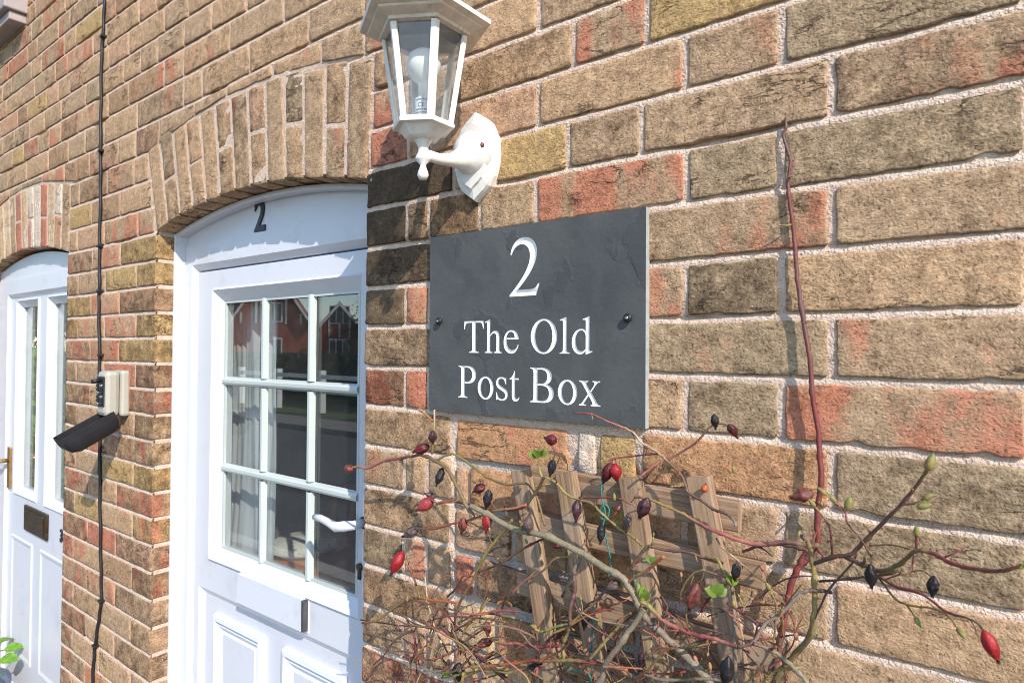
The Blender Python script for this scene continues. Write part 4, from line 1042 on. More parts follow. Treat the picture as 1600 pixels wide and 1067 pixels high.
# ------------------------------------------------------------------ trellis
def plank(a, b, wv, tv, name, root, m=None):
    """sawn batten from a to b, half-width vector wv, half-thickness vector tv"""
    a, b, wv, tv = map(Vector, (a, b, wv, tv)); bm = bmesh.new(); uvl = bm.loops.layers.uv.new('UVMap')
    n = 7; ring = []
    sd = rnd.uniform(0, 99)
    for i in range(n+1):
        p = a.lerp(b, i/n) + wv.normalized()*0.0008*noise.noise((i*0.7, sd, 0)); r = []
        c = 0.88
        for su, sv in ((-1,-c),(-c,-1),(c,-1),(1,-c),(1,c),(c,1),(-c,1),(-1,c)): r.append(bm.verts.new(p + wv*su + tv*sv))
        ring.append(r)
    ln = (b-a).length; uo = rnd.uniform(0, 5)
    W = wv.length; T = tv.length; us = [0, .1*W, 1.9*W, 2*W, 2*W+2*T, 2.1*W+2*T, 3.9*W+2*T, 4*W+2*T, 4*W+4*T]
    for i in range(n):
        for k in range(8):
            k2 = (k+1) % 8; f = bm.faces.new((ring[i][k], ring[i][k2], ring[i+1][k2], ring[i+1][k]))
            for lo, (u, v) in zip(f.loops, ((us[k],i/n),(us[k+1],i/n),(us[k+1],(i+1)/n),(us[k],(i+1)/n))): lo[uvl].uv = (u+uo, v*ln+uo)
    for r in (list(reversed(ring[0])), ring[-1]):
        f = bm.faces.new(r)
        for q, lo in enumerate(f.loops): lo[uvl].uv = (uo+0.004*q, uo)
    bmesh.ops.recalc_face_normals(bm, faces=bm.faces)
    me = bpy.data.meshes.new(name); bm.to_mesh(me); bm.free()
    return child(link(name, me, m or M['trellis']), root)
trel = empty('trellis', (-0.38, -0.04, ZG)); tag(trel, 'weathered wooden batten trellis against the wall under the slate sign', 'trellis')
for (tx, ty), (bx, by) in (((814,734),(866,1065)), ((884,737),(938,1065)), ((985,746),(1032,1065)), ((1092,744),(1142,1010))):
    a = at(tx, ty, -0.046); b = at(bx, by, -0.046); d = (b-a); k = (ZG+0.35-a.z)/d.z; b = a + d*k
    dn = d.normalized(); wv = Vector((-dn.z, 0, dn.x))*0.0145
    plank(a, b, wv, (0,0.0075,0), 'upright', trel)
for z0, z1, xa, xb in ((-0.172,-0.208,-0.552,-0.250),(-0.240,-0.270,-0.600,-0.222),(-0.331,-0.364,-0.575,-0.205),(-0.420,-0.450,-0.560,-0.19),(-0.53,-0.56,-0.54,-0.17),(-0.65,-0.68,-0.52,-0.15),(-0.78,-0.81,-0.50,-0.13)):
    zc = (z0+z1)/2; plank((xa,-0.030,zc+0.004),(xb,-0.030,zc-0.004), (0,0,(z0-z1)/2), (0,0.0075,0), 'cross_rail', trel)

# ------------------------------------------------------------------ rose bush
rose = empty('rose_bush', (-0.32, -0.10, ZG)); tag(rose, 'bare thorny rose bush with red and blackened hips growing up the trellis', 'bush')
CC = {'red': (0.20,0.045,0.042), 'mauve': (0.15,0.075,0.068), 'orange': (0.40,0.13,0.06), 'yg': (0.30,0.235,0.075), 'olive': (0.185,0.135,0.06), 'green': (0.19,0.22,0.06),
      'grey': (0.23,0.18,0.14), 'gg': (0.25,0.215,0.14), 'brown': (0.16,0.085,0.055), 'dark': (0.075,0.04,0.035), 'pink': (0.45,0.16,0.13), 'straw': (0.52,0.42,0.26)}
def vcol_link(name, mb, cols, m, root):
    me = mb.mesh(name); a = me.attributes.new('vcol', 'FLOAT_COLOR', 'POINT'); a.data.foreach_set('color', np.array([(*c, 1) for c in cols], 'f').ravel())
    return child(link(name, me, m), root)
TIPS = []; SH = []
def cane(px, ys, wpx, cols, thorns=True, bud=False):
    """px: traced course of the cane, ys: its distance from the wall (start, end), wpx: its width in survey pixels"""
    n = len(px); P = []
    tot = [0.0]
    for i in range(1, n): tot.append(tot[-1] + math.hypot(px[i][0]-px[i-1][0], px[i][1]-px[i-1][1]))
    for i, (a, b) in enumerate(px):
        t = tot[i]/tot[-1]; y = ys[0]*(1-t)+ys[1]*t; y += min(0.006, 0.25*y)*noise.noise((a*0.02, b*0.02, 1.0)); P.append(at(a, b, -y))
    S = spline(P, 6); m_ = len(S); R_ = []
    if not hasattr(wpx, '__len__'): wpx = (wpx, wpx)
    for i, p in enumerate(S):
        t = i/(m_-1); r = 0.41*(wpx[0]*(1-t)+wpx[1]*t)*depth_of(p)/1000
        R_.append(r*(1+0.14*noise.noise((i*0.55, px[0][0]*0.1, 2.2))) + (r*0.35 if i % 13 == 6 else 0))
    S = [p + Vector((noise.noise((i*0.5,px[0][0],1)), noise.noise((i*0.5,px[0][1],5)), noise.noise((i*.5,3,px[0][0]))))*R_[i]*0.5 for i, p in enumerate(S)]
    mb = MB(); mb.tube(S, R_, 8); vc = []
    for i in range(m_):
        t = i/(m_-1)*(len(cols)-1); k = min(int(t), len(cols)-2) if len(cols) > 1 else 0
        c0 = CC[cols[k]]; c1 = CC[cols[min(k+1, len(cols)-1)]]; f = t-k
        f = min(1, max(0, f + 0.35*noise.noise((i*0.6, px[0][0]*.3, 7))))
        c = tuple(c0[j]*(1-f)+c1[j]*f for j in range(3)); vc += [c]*8
    if thorns:
        i = rnd.randint(3, 8)
        while i < m_-3:
            p = S[i]; tdir = (S[i+1]-S[i-1]).normalized(); o_ = tdir.orthogonal().normalized(); o_.rotate(Matrix.Rotation(rnd.uniform(0, 2*PI), 3, tdir))
            ln = min(0.0038, R_[i]*rnd.uniform(1.6, 2.4) + 0.0008); b0 = len(mb.v)
            q = tdir.cross(o_); rr = min(0.0016, R_[i]*0.7); base = p + o_*R_[i]*0.7
            mb.add([base+tdir*rr, base+q*rr*0.45, base-tdir*rr, base-q*rr*0.45, base+o_*ln-tdir*rr*0.6], [(0,1,4),(1,2,4),(2,3,4),(3,0,4)])
            vc += [(0.45,0.05,0.045)]*4 + [(0.55,0.10,0.06)]
            i += rnd.randint(10, 22)
    vcol_link('cane', mb, vc, M['cane'], rose)
    if thorns and m_ > 20:
        for i in range(6, m_-4, rnd.randint(8, 15)):
            if rnd.random() < 0.55:
                p = S[i]; tdir = (S[i+1]-S[i-1]).normalized(); o_ = tdir.orthogonal().normalized(); o_.rotate(Matrix.Rotation(rnd.uniform(0, 2*PI), 3, tdir))
                d = (o_ + tdir*0.5 + Vector((0, 0, 0.5))).normalized(); l_ = rnd.uniform(0.006, 0.022)
                if p.y + d.y*l_ > -0.006: continue
                q = [p, p+d*l_*0.5+tdir*l_*0.06, p+d*l_]; SH.append((q, R_[i]))
    if bud: TIPS.append((S[-1], (S[-1]-S[-3]).normalized(), R_[-1]))
    return S
def bud(p, d, s, cols=('yg','green')):
    d = Vector(d).normalized(); mb = MB(); prof = [(0.0,0.0),(0.45,0.1),(0.6,0.35),(0.5,0.65),(0.22,0.9),(0.0,1.0)]
    mb.lathe([(r*s*0.42, h*s) for r, h in prof], p, d, 8)
    vc = []
    for r, h in prof: vc += [tuple(CC[cols[0]][j]*(1-h)+CC[cols[1]][j]*h for j in range(3))]*8
    vcol_link('bud', mb, vc, M['cane'], rose)
def leaflet(p, d, nrm, s, m, name='leaf', root=None):
    d = Vector(d).normalized(); nrm = Vector(nrm); nrm = (nrm-d*nrm.dot(d)).normalized(); sd = d.cross(nrm)
    L_ = [0, 0.15, 0.35, 0.55, 0.75, 0.9, 1.0]; W = [0.03, 0.22, 0.36, 0.38, 0.28, 0.14, 0.0]
    mb = MB(); vs = []
    for l, w_ in zip(L_, W):
        bend = -0.25*l*l; j = 0.02*rnd.uniform(-1, 1)
        for e in (-1, 0, 1): vs.append(Vector(p) + d*s*(l + (0.03 if (e and l in (0.35, 0.75)) else 0)) + sd*s*(w_+j*(e != 0))*e + nrm*s*(bend + 0.12*abs(e)*w_*2))
    mb.add(vs, [f for i in range(6) for f in ((3*i,3*i+1,3*i+4,3*i+3),(3*i+1,3*i+2,3*i+5,3*i+4))], True)
    return child(mb.build(name, m), root or rose)
HC = {'red': ((0.36,0.012,0.016),(0.22,0.01,0.015)), 'dred': ((0.14,0.012,0.018),(0.05,0.012,0.014)), 'purple': ((0.085,0.022,0.035),(0.035,0.015,0.02)),
      'black': ((0.014,0.011,0.014),(0.022,0.02,0.024)), 'grey': ((0.13,0.085,0.075),(0.075,0.05,0.045)), 'pinkred': ((0.36,0.045,0.055),(0.20,0.02,0.03)), 'orange': ((0.55,0.13,0.03),(0.45,0.09,0.03)), 'dry': ((0.24,0.06,0.045),(0.10,0.035,0.03))}
def hip(px, py, ln, wd, ang, kind, y, wrinkle=None):
    """rose hip centred on (px, py), ln x wd survey pixels, ang: direction of its calyx end, degrees clockwise from right"""
    c = at(px, py, -y); k = depth_of(c)/1000; ln *= k; wd *= k
    a = math.radians(ang); d = (RGT*math.cos(a) - UPV*math.sin(a) + FWD*rnd.uniform(-0.3, 0.3)).normalized()
    wr = wrinkle if wrinkle is not None else {'red': 0.06, 'pinkred': 0.09, 'orange': 0.02, 'dred': 0.22}.get(kind, 0.30)
    sA = d.orthogonal().normalized(); sB = d.cross(sA); mb = MB(); vs = []; vc = []; ns, nr = 22, 16; sd = rnd.uniform(0, 90)
    c0, c1 = HC[kind]
    for i in range(nr+1):
        t = i/nr; r = 0.5*wd*math.sin(PI*min(1, 0.02+t*0.96))**0.72*(1.06-0.22*t)
        for j in range(ns):
            an = 2*PI*j/ns; dirv = sA*math.cos(an)+sB*math.sin(an)
            q = noise.noise((math.cos(an)*1.7, math.sin(an)*1.7+sd, t*1.6)); q2 = noise.noise((math.cos(an)*4.2+sd, math.sin(an)*4.2, t*3.4))
            rr = r*(1 - wr*abs(q)*2.2 - wr*abs(q2)*1.2)
            vs.append(c + d*(t-0.5)*ln + dirv*rr); f = min(1, max(0, 0.5+q*1.2)); vc.append(tuple(c0[m]*(1-f)+c1[m]*f for m in range(3)))
    mb.add(vs, [(i*ns+j, i*ns+(j+1) % ns, (i+1)*ns+(j+1) % ns, (i+1)*ns+j) for i in range(nr) for j in range(ns)], True)
    # withered calyx
    e = c + d*0.49*ln
    for j in range(5):
        an = 2*PI*j/5 + sd; dirv = (sA*math.cos(an)+sB*math.sin(an)); b0 = wd*0.11
        tip = e + d*ln*rnd.uniform(0.10, 0.20) + dirv*wd*rnd.uniform(0.02, 0.14); q = d.cross(dirv)
        mb.add([e+dirv*b0+q*b0*0.5, e+dirv*b0-q*b0*0.5, tip, e-dirv*b0*0.3], [(0,1,2),(1,3,2),(3,0,2)]); vc += [(0.045,0.028,0.02)]*4
    vcol_link('rose_hip', mb, vc, M['hip'], rose)
    return c - d*0.5*ln
# main framework, traced from the survey
cane([(735,790),(760,802),(800,825),(850,836),(905,862),(950,890),(978,908),(1004,957),(1040,995),(1064,1017),(1098,1053),(1130,1100),(1150,1160)], (0.10,0.10), (11,17), ['gg','gg','grey','gg'])
cane([(548,731),(560,729),(575,731),(601,720),(632,715),(659,711),(682,721),(699,733),(715,762),(729,790),(740,808)], (0.055,0.095), (4,8), ['yg','pink','red','olive','olive','gg'])
cane([(682,719),(704,709),(719,715),(747,734),(759,744),(779,753),(796,757),(821,755),(834,767),(842,786),(851,821)], (0.07,0.09), (4.5,4.5), ['yg','olive','olive'])
cane([(682,787),(706,783),(736,789),(762,796),(778,796),(802,796),(820,790),(837,769),(847,752),(849,746)], (0.075,0.10), (5.5,6), ['orange','red','red','olive','dark'])
cane([(661,826),(682,825),(710,817),(734,812),(759,803),(776,797),(802,794),(822,788)], (0.075,0.10), (4,5), ['red','orange','yg','pink'])
cane([(800,812),(792,824),(776,842),(757,868),(740,904),(718,942),(709,976),(705,990)], (0.10,0.07), (6,5), ['olive','yg','yg','mauve','red'])
cane([(566,973),(588,969),(609,954),(634,939),(656,934),(679,938),(716,941)], (0.065,0.08), (4,5), ['red','yg','olive','orange','orange'])
cane([(656,934),(651,915),(647,904),(640,888),(634,876)], (0.078,0.095), 4, ['yg','brown','orange'])
cane([(688,978),(720,1004),(756,1031),(790,1060),(830,1100)], (0.07,0.08), (8,9), ['mauve','dark','mauve'])
cane([(735,1041),(753,1041),(804,1036),(827,1032),(863,1032),(885,1031),(906,1032),(940,1038),(980,1046)], (0.10,0.11), (6,7), ['yg','orange','red','yg','red','orange'])
cane([(690,1058),(740,1050),(761,1045),(793,1050),(810,1046),(850,1040)], (0.09,0.09), 4, ['green','yg','pink'])
cane([(768,998),(789,1006),(804,1004),(825,1009),(850,1010),(875,1008)], (0.09,0.10), (6,6), ['yg','pink','red','red'])
cane([(906,870),(897,893),(899,915),(897,929),(891,951),(891,976),(885,993),(880,1010),(881,1032)], (0.09,0.10), (8,6), ['grey','mauve','mauve','olive','yg'])
cane([(906,872),(896,898),(886,918),(878,932)], (0.09,0.07), (7,6), ['grey','grey','dark'])
cane([(836,982),(846,986),(872,978),(893,972),(910,957),(927,944),(946,921)], (0.10,0.085), (5,5), ['yg','green','olive','mauve'])
cane([(921,1030),(940,1008),(957,989),(985,958)], (0.11,0.10), 6, ['olive','yg','olive'])
cane([(900,1150),(938,1063),(946,1038),(970,1004),(993,972),(1007,950)], (0.12,0.12), (12,10), ['grey','grey','gg'])
cane([(1000,938),(1013,946),(1026,959),(1040,972),(1064,983),(1089,992),(1115,997),(1136,1005),(1153,1010)], (0.12,0.14), (9,7), ['green','yg','pink','red','pink','mauve'])
cane([(1153,1010),(1177,1003),(1194,976),(1219,959),(1242,936),(1253,925),(1272,922),(1300,925)], (0.14,0.12), (7,7), ['mauve','grey','grey','dark'])
cane([(1177,1005),(1202,1014),(1225,1029),(1245,1048),(1262,1070),(1275,1130)], (0.14,0.14), (8,10), ['mauve','gg','gg'])
cane([(1228,183),(1228,200),(1224,213),(1232,239),(1235,256),(1231,290),(1236,331),(1241,369),(1243,400),(1247,444),(1256,505),(1266,567),(1270,621),(1278,670),(1281,712),(1283,749),(1277,800),(1278,842),(1268,862),(1255,880)], (0.0045,0.022), (5,12), ['brown','mauve','red','mauve','red','red','red'])
cane([(1262,856),(1252,878),(1240,902),(1232,931),(1225,968),(1217,1017),(1213,1066),(1208,1150)], (0.02,0.05), (11,14), ['red','red','mauve'])
cane([(991,777),(1011,778),(1034,788),(1064,801),(1090,816),(1116,829),(1142,839),(1170,848),(1198,850),(1230,846),(1255,851),(1278,853)], (0.11,0.085), (4,11), ['mauve','yg','red','pink','mauve','olive'])
cane([(1160,862),(1185,853),(1213,850),(1244,854),(1266,862)], (0.085,0.09), (5,9), ['red','dark','brown'])
cane([(897,645),(924,647),(946,657),(974,668),(991,677),(1002,691),(1028,707),(1043,721),(1060,737),(1071,756),(1075,769),(1099,784),(1116,796),(1131,801),(1144,809),(1150,822)], (0.045,0.075), (3.5,6), ['red','pink','straw','brown','brown','dark','grey'])
cane([(1109,666),(1090,689),(1071,702),(1049,715),(1028,724),(1011,736),(998,746)], (0.050,0.065), (4,4.5), ['brown','mauve','pink','pink'])
cane([(950,720),(960,716),(984,713),(1012,710),(1030,709)], (0.06,0.055), 3.5, ['pink','red','mauve'])
cane([(1030,722),(1010,745),(994,760)], (0.04,0.04), 3, ['brown','dark'])
# right-hand spray
cane([(1195,1090),(1222,1048),(1240,1024),(1264,996),(1272,960),(1273,920),(1270,880),(1262,845),(1252,838)], (0.12,0.12), (13,9), ['olive','olive','yg','mauve'])
cane([(1268,882),(1300,870),(1328,866),(1352,844),(1380,816),(1408,788),(1428,764),(1443,743),(1448,733)], (0.12,0.17), (9,6), ['dark','brown','brown','mauve','olive'], bud=True)
cane([(1322,870),(1348,882),(1376,892),(1404,882),(1432,860),(1456,864),(1488,880),(1520,888),(1560,892),(1580,888),(1604,882),(1640,868)], (0.13,0.24), (9,7), ['dark','brown','olive','olive','red','red','brown','orange','olive'])
cane([(1432,862),(1432,850),(1432,838)], (0.165,0.168), 5, ['brown','red'], bud=True)
cane([(1370,898),(1400,916),(1440,928),(1480,956),(1508,964),(1528,974),(1540,990)], (0.13,0.20), (6,3.5), ['mauve','red','red','brown','dark'])
cane([(1372,900),(1396,932),(1416,944),(1456,950),(1480,960),(1496,980)], (0.13,0.18), (4,4), ['brown','olive','yg','olive','yg'], bud=True)
cane([(1416,944),(1424,955),(1430,964)], (0.15,0.155), 3.5, ['olive','yg'], bud=True)
cane([(1300,866),(1297,826),(1285,806),(1274,792)], (0.12,0.13), 4, ['red','mauve','yg'], bud=True)
cane([(1362,870),(1344,840),(1325,818),(1320,798),(1306,786),(1291,773)], (0.14,0.15), 4, ['brown','mauve','pink','yg'], bud=True)
cane([(1358,852),(1392,851),(1424,858)], (0.14,0.16), 3, ['olive','brown'])
cane([(1280,908),(1328,904),(1360,900),(1392,896),(1404,890)], (0.12,0.15), 5, ['dark','brown','olive'])
cane([(1272,968),(1296,920),(1328,884),(1340,864)], (0.12,0.13), 4, ['dark','mauve','brown'])
cane([(1384,905),(1404,898),(1424,894),(1426,880),(1428,866)], (0.15,0.16), 3.5, ['red','pink','mauve'])
cane([(1424,893),(1440,891),(1452,898),(1457,903)], (0.16,0.17), 2.5, ['olive','brown'])
cane([(1410,788),(1428,786),(1442,780)], (0.16,0.165), 4, ['brown','olive'], bud=True)
cane([(1149,1066),(1148,1010),(1147,968),(1145,925),(1138,904),(1126,883),(1119,872),(1102,870)], (0.10,0.09), (8,5), ['grey','grey','yg','olive'])
cane([(1136,942),(1162,959),(1185,976),(1196,978)], (0.10,0.12), 5, ['red','mauve','brown'])
cane([(1119,840),(1128,855),(1149,872),(1166,887),(1191,906),(1225,931)], (0.09,0.10), 3.5, ['red','straw','olive','brown'])
cane([(985,888),(991,880),(1004,861),(1015,853),(1040,859),(1074,862),(1102,872),(1130,880)], (0.085,0.085), (6,6), ['dark','olive','mauve','brown'])
cane([(980,910),(999,897),(1016,887),(1037,869)], (0.10,0.12), (5,6), ['pink','yg','orange','orange'])
cane([(1062,942),(1064,925),(1077,902),(1094,891),(1119,897),(1140,905)], (0.09,0.09), 4, ['brown','olive','olive','pink'])
cane([(1166,1067),(1183,1050),(1196,1040)], (0.12,0.13), 4, ['yg','brown'])
cane([(1190,1070),(1198,1059),(1217,1046),(1245,1044)], (0.12,0.14), 5, ['olive','yg','yg'])
cane([(852,745),(869,754),(884,771),(903,780),(924,786),(937,799),(952,812),(969,827),(987,837),(1004,852)], (0.09,0.095), (5,5.5), ['yg','yg','olive','yg','olive'])
cane([(905,777),(937,777),(965,778),(980,784),(992,790)], (0.085,0.09), 3.5, ['brown','red','pink'])
cane([(842,705),(844,715),(842,730),(847,746)], (0.10,0.10), (4,6), ['green','yg','yg'], thorns=False)
cane([(800,926),(821,906),(846,893),(868,872),(891,870)], (0.10,0.09), 4, ['pink','mauve','yg'])
cane([(748,893),(782,880),(804,865),(825,853),(851,840)], (0.085,0.09), 4.5, ['mauve','brown','dark'])
cane([(679,640),(678,677),(675,709)], (0.07,0.07), (3.5,5), ['straw','yg','olive'])
cane([(676,658),(668,650),(660,643)], (0.07,0.07), 4, ['orange','yg'], bud=True)
cane([(690,1000),(678,1030),(668,1070)], (0.06,0.06), 6, ['straw','grey'])
cane([(664,900),(668,935),(676,970),(684,990),(700,1020)], (0.045,0.05), 3, ['straw','straw','brown'])
cane([(708,976),(712,1000),(730,1020),(745,1035)], (0.08,0.09), 3.5, ['brown','straw'])
cane([(630,1026),(650,1028),(676,1030),(705,1018),(720,1005)], (0.06,0.07), 4, ['red','orange','grey'], bud=True)
cane([(1000,1052),(1040,1062),(1100,1060),(1140,1064)], (0.11,0.12), 6, ['grey','gg','grey'])
r2 = random.Random(31)        # twiggy undergrowth low on the trellis
for k in range(130):
    x = r2.uniform(640, 1230); y = r2.uniform(930, 1120); a = r2.uniform(-PI, PI); ln = r2.uniform(50, 130); dpt = r2.uniform(0.05, 0.13); q = []
    for i in range(5):
        q.append((x, y)); x += math.cos(a)*ln/4; y += math.sin(a)*ln/4*0.8; a += r2.uniform(-0.4, 0.4)
        y = max(y, 900)
    cane(q, (dpt, dpt+r2.uniform(-.02, .02)), (r2.uniform(3, 5.5), 2.5), [r2.choice(['mauve','olive','mauve','red','yg','brown','dark','grey','orange']) for _ in range(3)], bud=r2.random() < 0.25)
for x, s_ in ((1030, 14), (1120, 16), (1180, 13), (960, 12)):      # stocks rising from the bed
    a = at(x, 1075, -0.12); b = Vector((-0.32+rnd.uniform(-.05,.05), -0.14, ZG)); mb = MB()
    S = spline([a, a.lerp(b,0.35)+Vector((rnd.uniform(-.03,.03),-.01,0)), a.lerp(b,0.7)+Vector((rnd.uniform(-.03,.03),0,0)), b], 6)
    mb.tube(S, [0.007+0.004*i/len(S) for i in range(len(S))], 8); vcol_link('cane', mb, [CC['grey']]*len(mb.v), M['cane'], rose)
for q, r in SH:
    mb = MB(); mb.tube(q, [r*0.55, r*0.45, r*0.3], 6); k1 = rnd.choice(['mauve','red','olive','yg']); vcol_link('side_shoot', mb, [CC[k1]]*len(mb.v), M['cane'], rose)
    if rnd.random() < 0.6: bud(q[2]-(q[2]-q[1])*0.1, q[2]-q[1], rnd.uniform(0.004, 0.008), rnd.choice([('pink','yg'),('red','pink'),('yg','green')]))
for p, d, r in TIPS: bud(p, d, max(0.010, r*7), ('pink','yg') if rnd.random() < 0.4 else ('yg','green'))
for (a, b, y, dx, dy, s_) in ((1454,722,.172,8,-22,.016),(1444,790,.165,18,-3,.012),(1326,786,.15,5,-18,.014),(1300,778,.15,-14,-16,.010),(1000,925,.12,-6,-26,.022),(833,978,.10,-20,-6,.012),(1147,945,.10,4,18,.010),(960,776,.087,-1,-14,.010),(822,845,.09,-4,-8,.008),(591,704,.06,-6,-10,.010),(1146,734,.03,0,14,.009)):
    p = at(a, b, -y); d = at(a+dx, b+dy, -y) - p; bud(p - d.normalized()*s_*0.5, d, s_)
# hips
for h in ((545,732,17,16,190,'dry',.055),(659,701,26,20,160,'dred',.075),(676,682,20,17,90,'purple',.075),(687,744,28,17,110,'black',.08),(665,788,30,22,150,'pinkred',.08),(673,774,18,13,200,'grey',.07),(642,831,28,20,150,'grey',.08),
  (723,820,26,17,100,'dry',.09),(749,763,21,17,150,'dred',.095),(762,779,30,18,100,'black',.10),(761,814,32,17,95,'red',.10),(901,797,33,19,95,'purple',.11),(826,820,26,21,90,'grey',.11),(861,687,20,20,200,'dred',.085),(862,730,26,16,100,'black',.09),
  (949,738,36,22,110,'dred',.065),(962,737,27,21,85,'red',.065),(1006,793,36,25,110,'purple',.13),(981,816,28,17,100,'grey',.10),(939,833,28,18,95,'black',.095),(1101,763,14,12,280,'orange',.06),(1117,658,25,15,80,'black',.050),(1145,673,27,17,55,'dred',.050),
  (1254,774,34,26,165,'dry',.09),(1361,899,40,22,80,'black',.155),(1458,915,32,21,95,'black',.175),(1548,1008,46,24,72,'red',.205),(1136,1048,48,27,95,'black',.15),(1150,892,29,19,90,'black',.10),(1083,931,44,28,105,'dry',.115),(621,878,37,21,118,'red',.098),
  (716,1050,30,24,95,'black',.08),(761,981,22,16,80,'dry',.09),(757,1004,28,17,170,'dry',.09),(959,914,24,20,160,'grey',.10),(914,968,30,16,95,'black',.07),(872,852,16,12,160,'dred',.08),(836,1040,24,16,170,'black',.09),(838,1051,20,14,100,'dry',.10),(875,990,20,12,120,'dred',.08),(1002,1030,20,13,100,'purple',.10)):
    hip(*h)
for q, y in (([(862,697),(867,705),(865,716)],.088),([(1007,783),(1000,776),(992,777)],.12),([(1109,668),(1114,664)],.05),([(1122,662),(1130,662),(1136,664)],.05),([(665,778),(676,782),(684,787)],.08),([(645,826),(655,825),(663,826)],.078),([(956,728),(956,722),(958,717)],.063),
             ([(1361,880),(1362,872),(1364,864)],.15),([(901,787),(905,781),(910,778)],.10),([(1274,790),(1268,780),(1266,775)],.09),([(760,770),(768,785),(774,795)],.10),([(980,802),(992,798),(1003,796)],.11),([(1152,880),(1150,872)],.09),([(1085,912),(1096,905),(1100,893)],.10)):
    cane(q, (y, y), 2.5, ['mauve','brown'], thorns=False)
# young leaves
def tuft(px, py, y, n, s, spread=0.9, up=True):
    p = at(px, py, -y)
    for k in range(n):
        a = -PI/2 + spread*(k-(n-1)/2)/max(1, (n-1)/2) + rnd.uniform(-.15, .15)
        d = RGT*math.cos(a) - UPV*math.sin(a) + FWD*rnd.uniform(-0.7, 0.5); leaflet(p, d, -FWD + Vector((rnd.uniform(-1.2,1.2),rnd.uniform(-.6,.6),rnd.uniform(-1.2,1.2))), s*rnd.uniform(0.75, 1.1), M['leaf'])
tuft(838, 714, .10, 5, .013); tuft(846, 712, .10, 3, .013); tuft(1120, 930, .105, 4, .015); tuft(1146, 915, .10, 2, .014); tuft(1005, 938, .12, 3, .018, 0.4); tuft(696, 1058, .08, 3, .012); tuft(1606, 884, .235, 3, .012); tuft(1018, 880, .11, 2, .010)
p = at(789, 938, -.10)
for k in range(5): leaflet(p, RGT*math.cos(0.4+k*0.75)-UPV*math.sin(0.4+k*0.75)*0.5-FWD*rnd.uniform(-.8,.8), UPV-FWD*rnd.uniform(-1,1), rnd.uniform(.011,.018), M['deadleaf'], 'dry_calyx')

# twine ties
tw = empty('twine', at(945, 800, -.06)); tag(tw, 'teal garden twine tying the rose cane to the trellis', 'twine')
for q in ([(941,742),(940,775),(946,803),(942,822),(948,844),(955,885),(950,900)], [(936,800),(944,788),(952,796),(947,812),(938,806),(946,794)], [(974,915),(985,922),(994,917),(990,905),(982,912),(992,928)], [(884,1040),(892,1047),(904,1047),(910,1042)], [(927,940),(926,965),(925,990),(923,1020)], [(918,1050),(924,1062),(914,1070)]):
    mb = MB(); mb.tube(spline([at(a, b, -.066) for a, b in q], 5), 0.0011, 6); child(mb.build('strand', M['twine']), tw)

# ------------------------------------------------------------------ leafy plant by the far door
pl = empty('potted_plant', (-3.13, -0.16, ZG)); tag(pl, 'bright green broad-leaved plant in a pot at the foot of the far door', 'plant')
mb = MB(); mb.lathe([(0.10,0.0),(0.13,0.20),(0.14,0.20),(0.14,0.225),(0.125,0.225),(0.12,0.20),(0,0.19)], (-3.13,-0.16,ZG), (0,0,1), 24); child(mb.build('pot', plain('terracotta', (0.42,0.17,0.09), 0.85, 0.15, 20)), pl)
tgt = at(4, 1055, -0.16)
for k in range(16):
    a = k*2.4; q = Vector((-3.13+0.05*math.cos(a), -0.16+0.05*math.sin(a), ZG+0.2)); e = q + Vector((0.10*math.cos(a), 0.10*math.sin(a), 0.05+0.07*((k*7) % 5)/5))
    if k < 3: e = tgt + Vector((-0.085-0.01*k, 0.0+0.02*k, -0.035-0.035*k))
    mb = MB(); mb.tube(spline([q, q.lerp(e, .5)+Vector((0,0,.03)), e], 4), 0.0022, 6); child(mb.build('stalk', M['leaf']), pl)
    leaflet(e, Vector((math.cos(a), math.sin(a)*0.7, 0.1)) if k > 2 else Vector((0.8, -0.3, 0.25-0.3*k)), (0.2,-0.5,1), 0.065, M['bigleaf'], 'leaf', pl)

# ------------------------------------------------------------------ street in front of the house (seen in the door glass)
def slab(name, x0, x1, y0, y1, z0, z1, m): return tag(box_obj(name, (x0,y0,z0),(x1,y1,z1), m), kind='structure')
mb = MB(); mb.add([(-400,-400,ZG-0.12),(400,-400,ZG-0.12),(400,3,ZG-0.12),(-400,3,ZG-0.12)], [(0,1,2,3)]); tag(mb.build('ground', M['grass']), kind='structure')
slab('pavement', -60, 40, -1.55, 0.004, ZG-0.10, ZG, M['paving'])
slab('kerb', -60, 40, -1.68, -1.552, ZG-0.10, ZG+0.003, M['kerb'])
slab('road', -60, 40, -6.3, -1.682, ZG-0.115, ZG-0.09, M['asphalt'])
slab('far_pavement', -60, 40, -7.3, -6.302, ZG-0.10, ZG+0.002, M['paving'])
slab('flower_bed', -1.0, 0.6, -0.40, 0.0, ZG, ZG+0.03, M['soil'])
fn = empty('rail_fence', (-14,-8.2,ZG)); tag(fn, 'low white post and rail fence across the road', 'fence')
def fpos(k): return Vector((-17.5+2.1*k, -8.9+0.42*k*0.35, ZG))
for k in range(6):
    p = fpos(k); child(box_obj('post', (p.x-.08,p.y-.08,ZG-.1),(p.x+.08,p.y+.08,ZG+0.95), M['fencewhite'], None, 0.015), fn)
    if k < 5:
        q = fpos(k+1)
        for h in (0.45, 0.80): plank(p+Vector((0,0.09,h)), q+Vector((0,0.09,h)), (0,0,0.05), (0,0.018,0), 'rail', fn, M['fencewhite'])
hg = empty('hedge', (-18,-10.5,ZG)); tag(hg, 'dark clipped hedge behind the white rail fence', 'hedge')
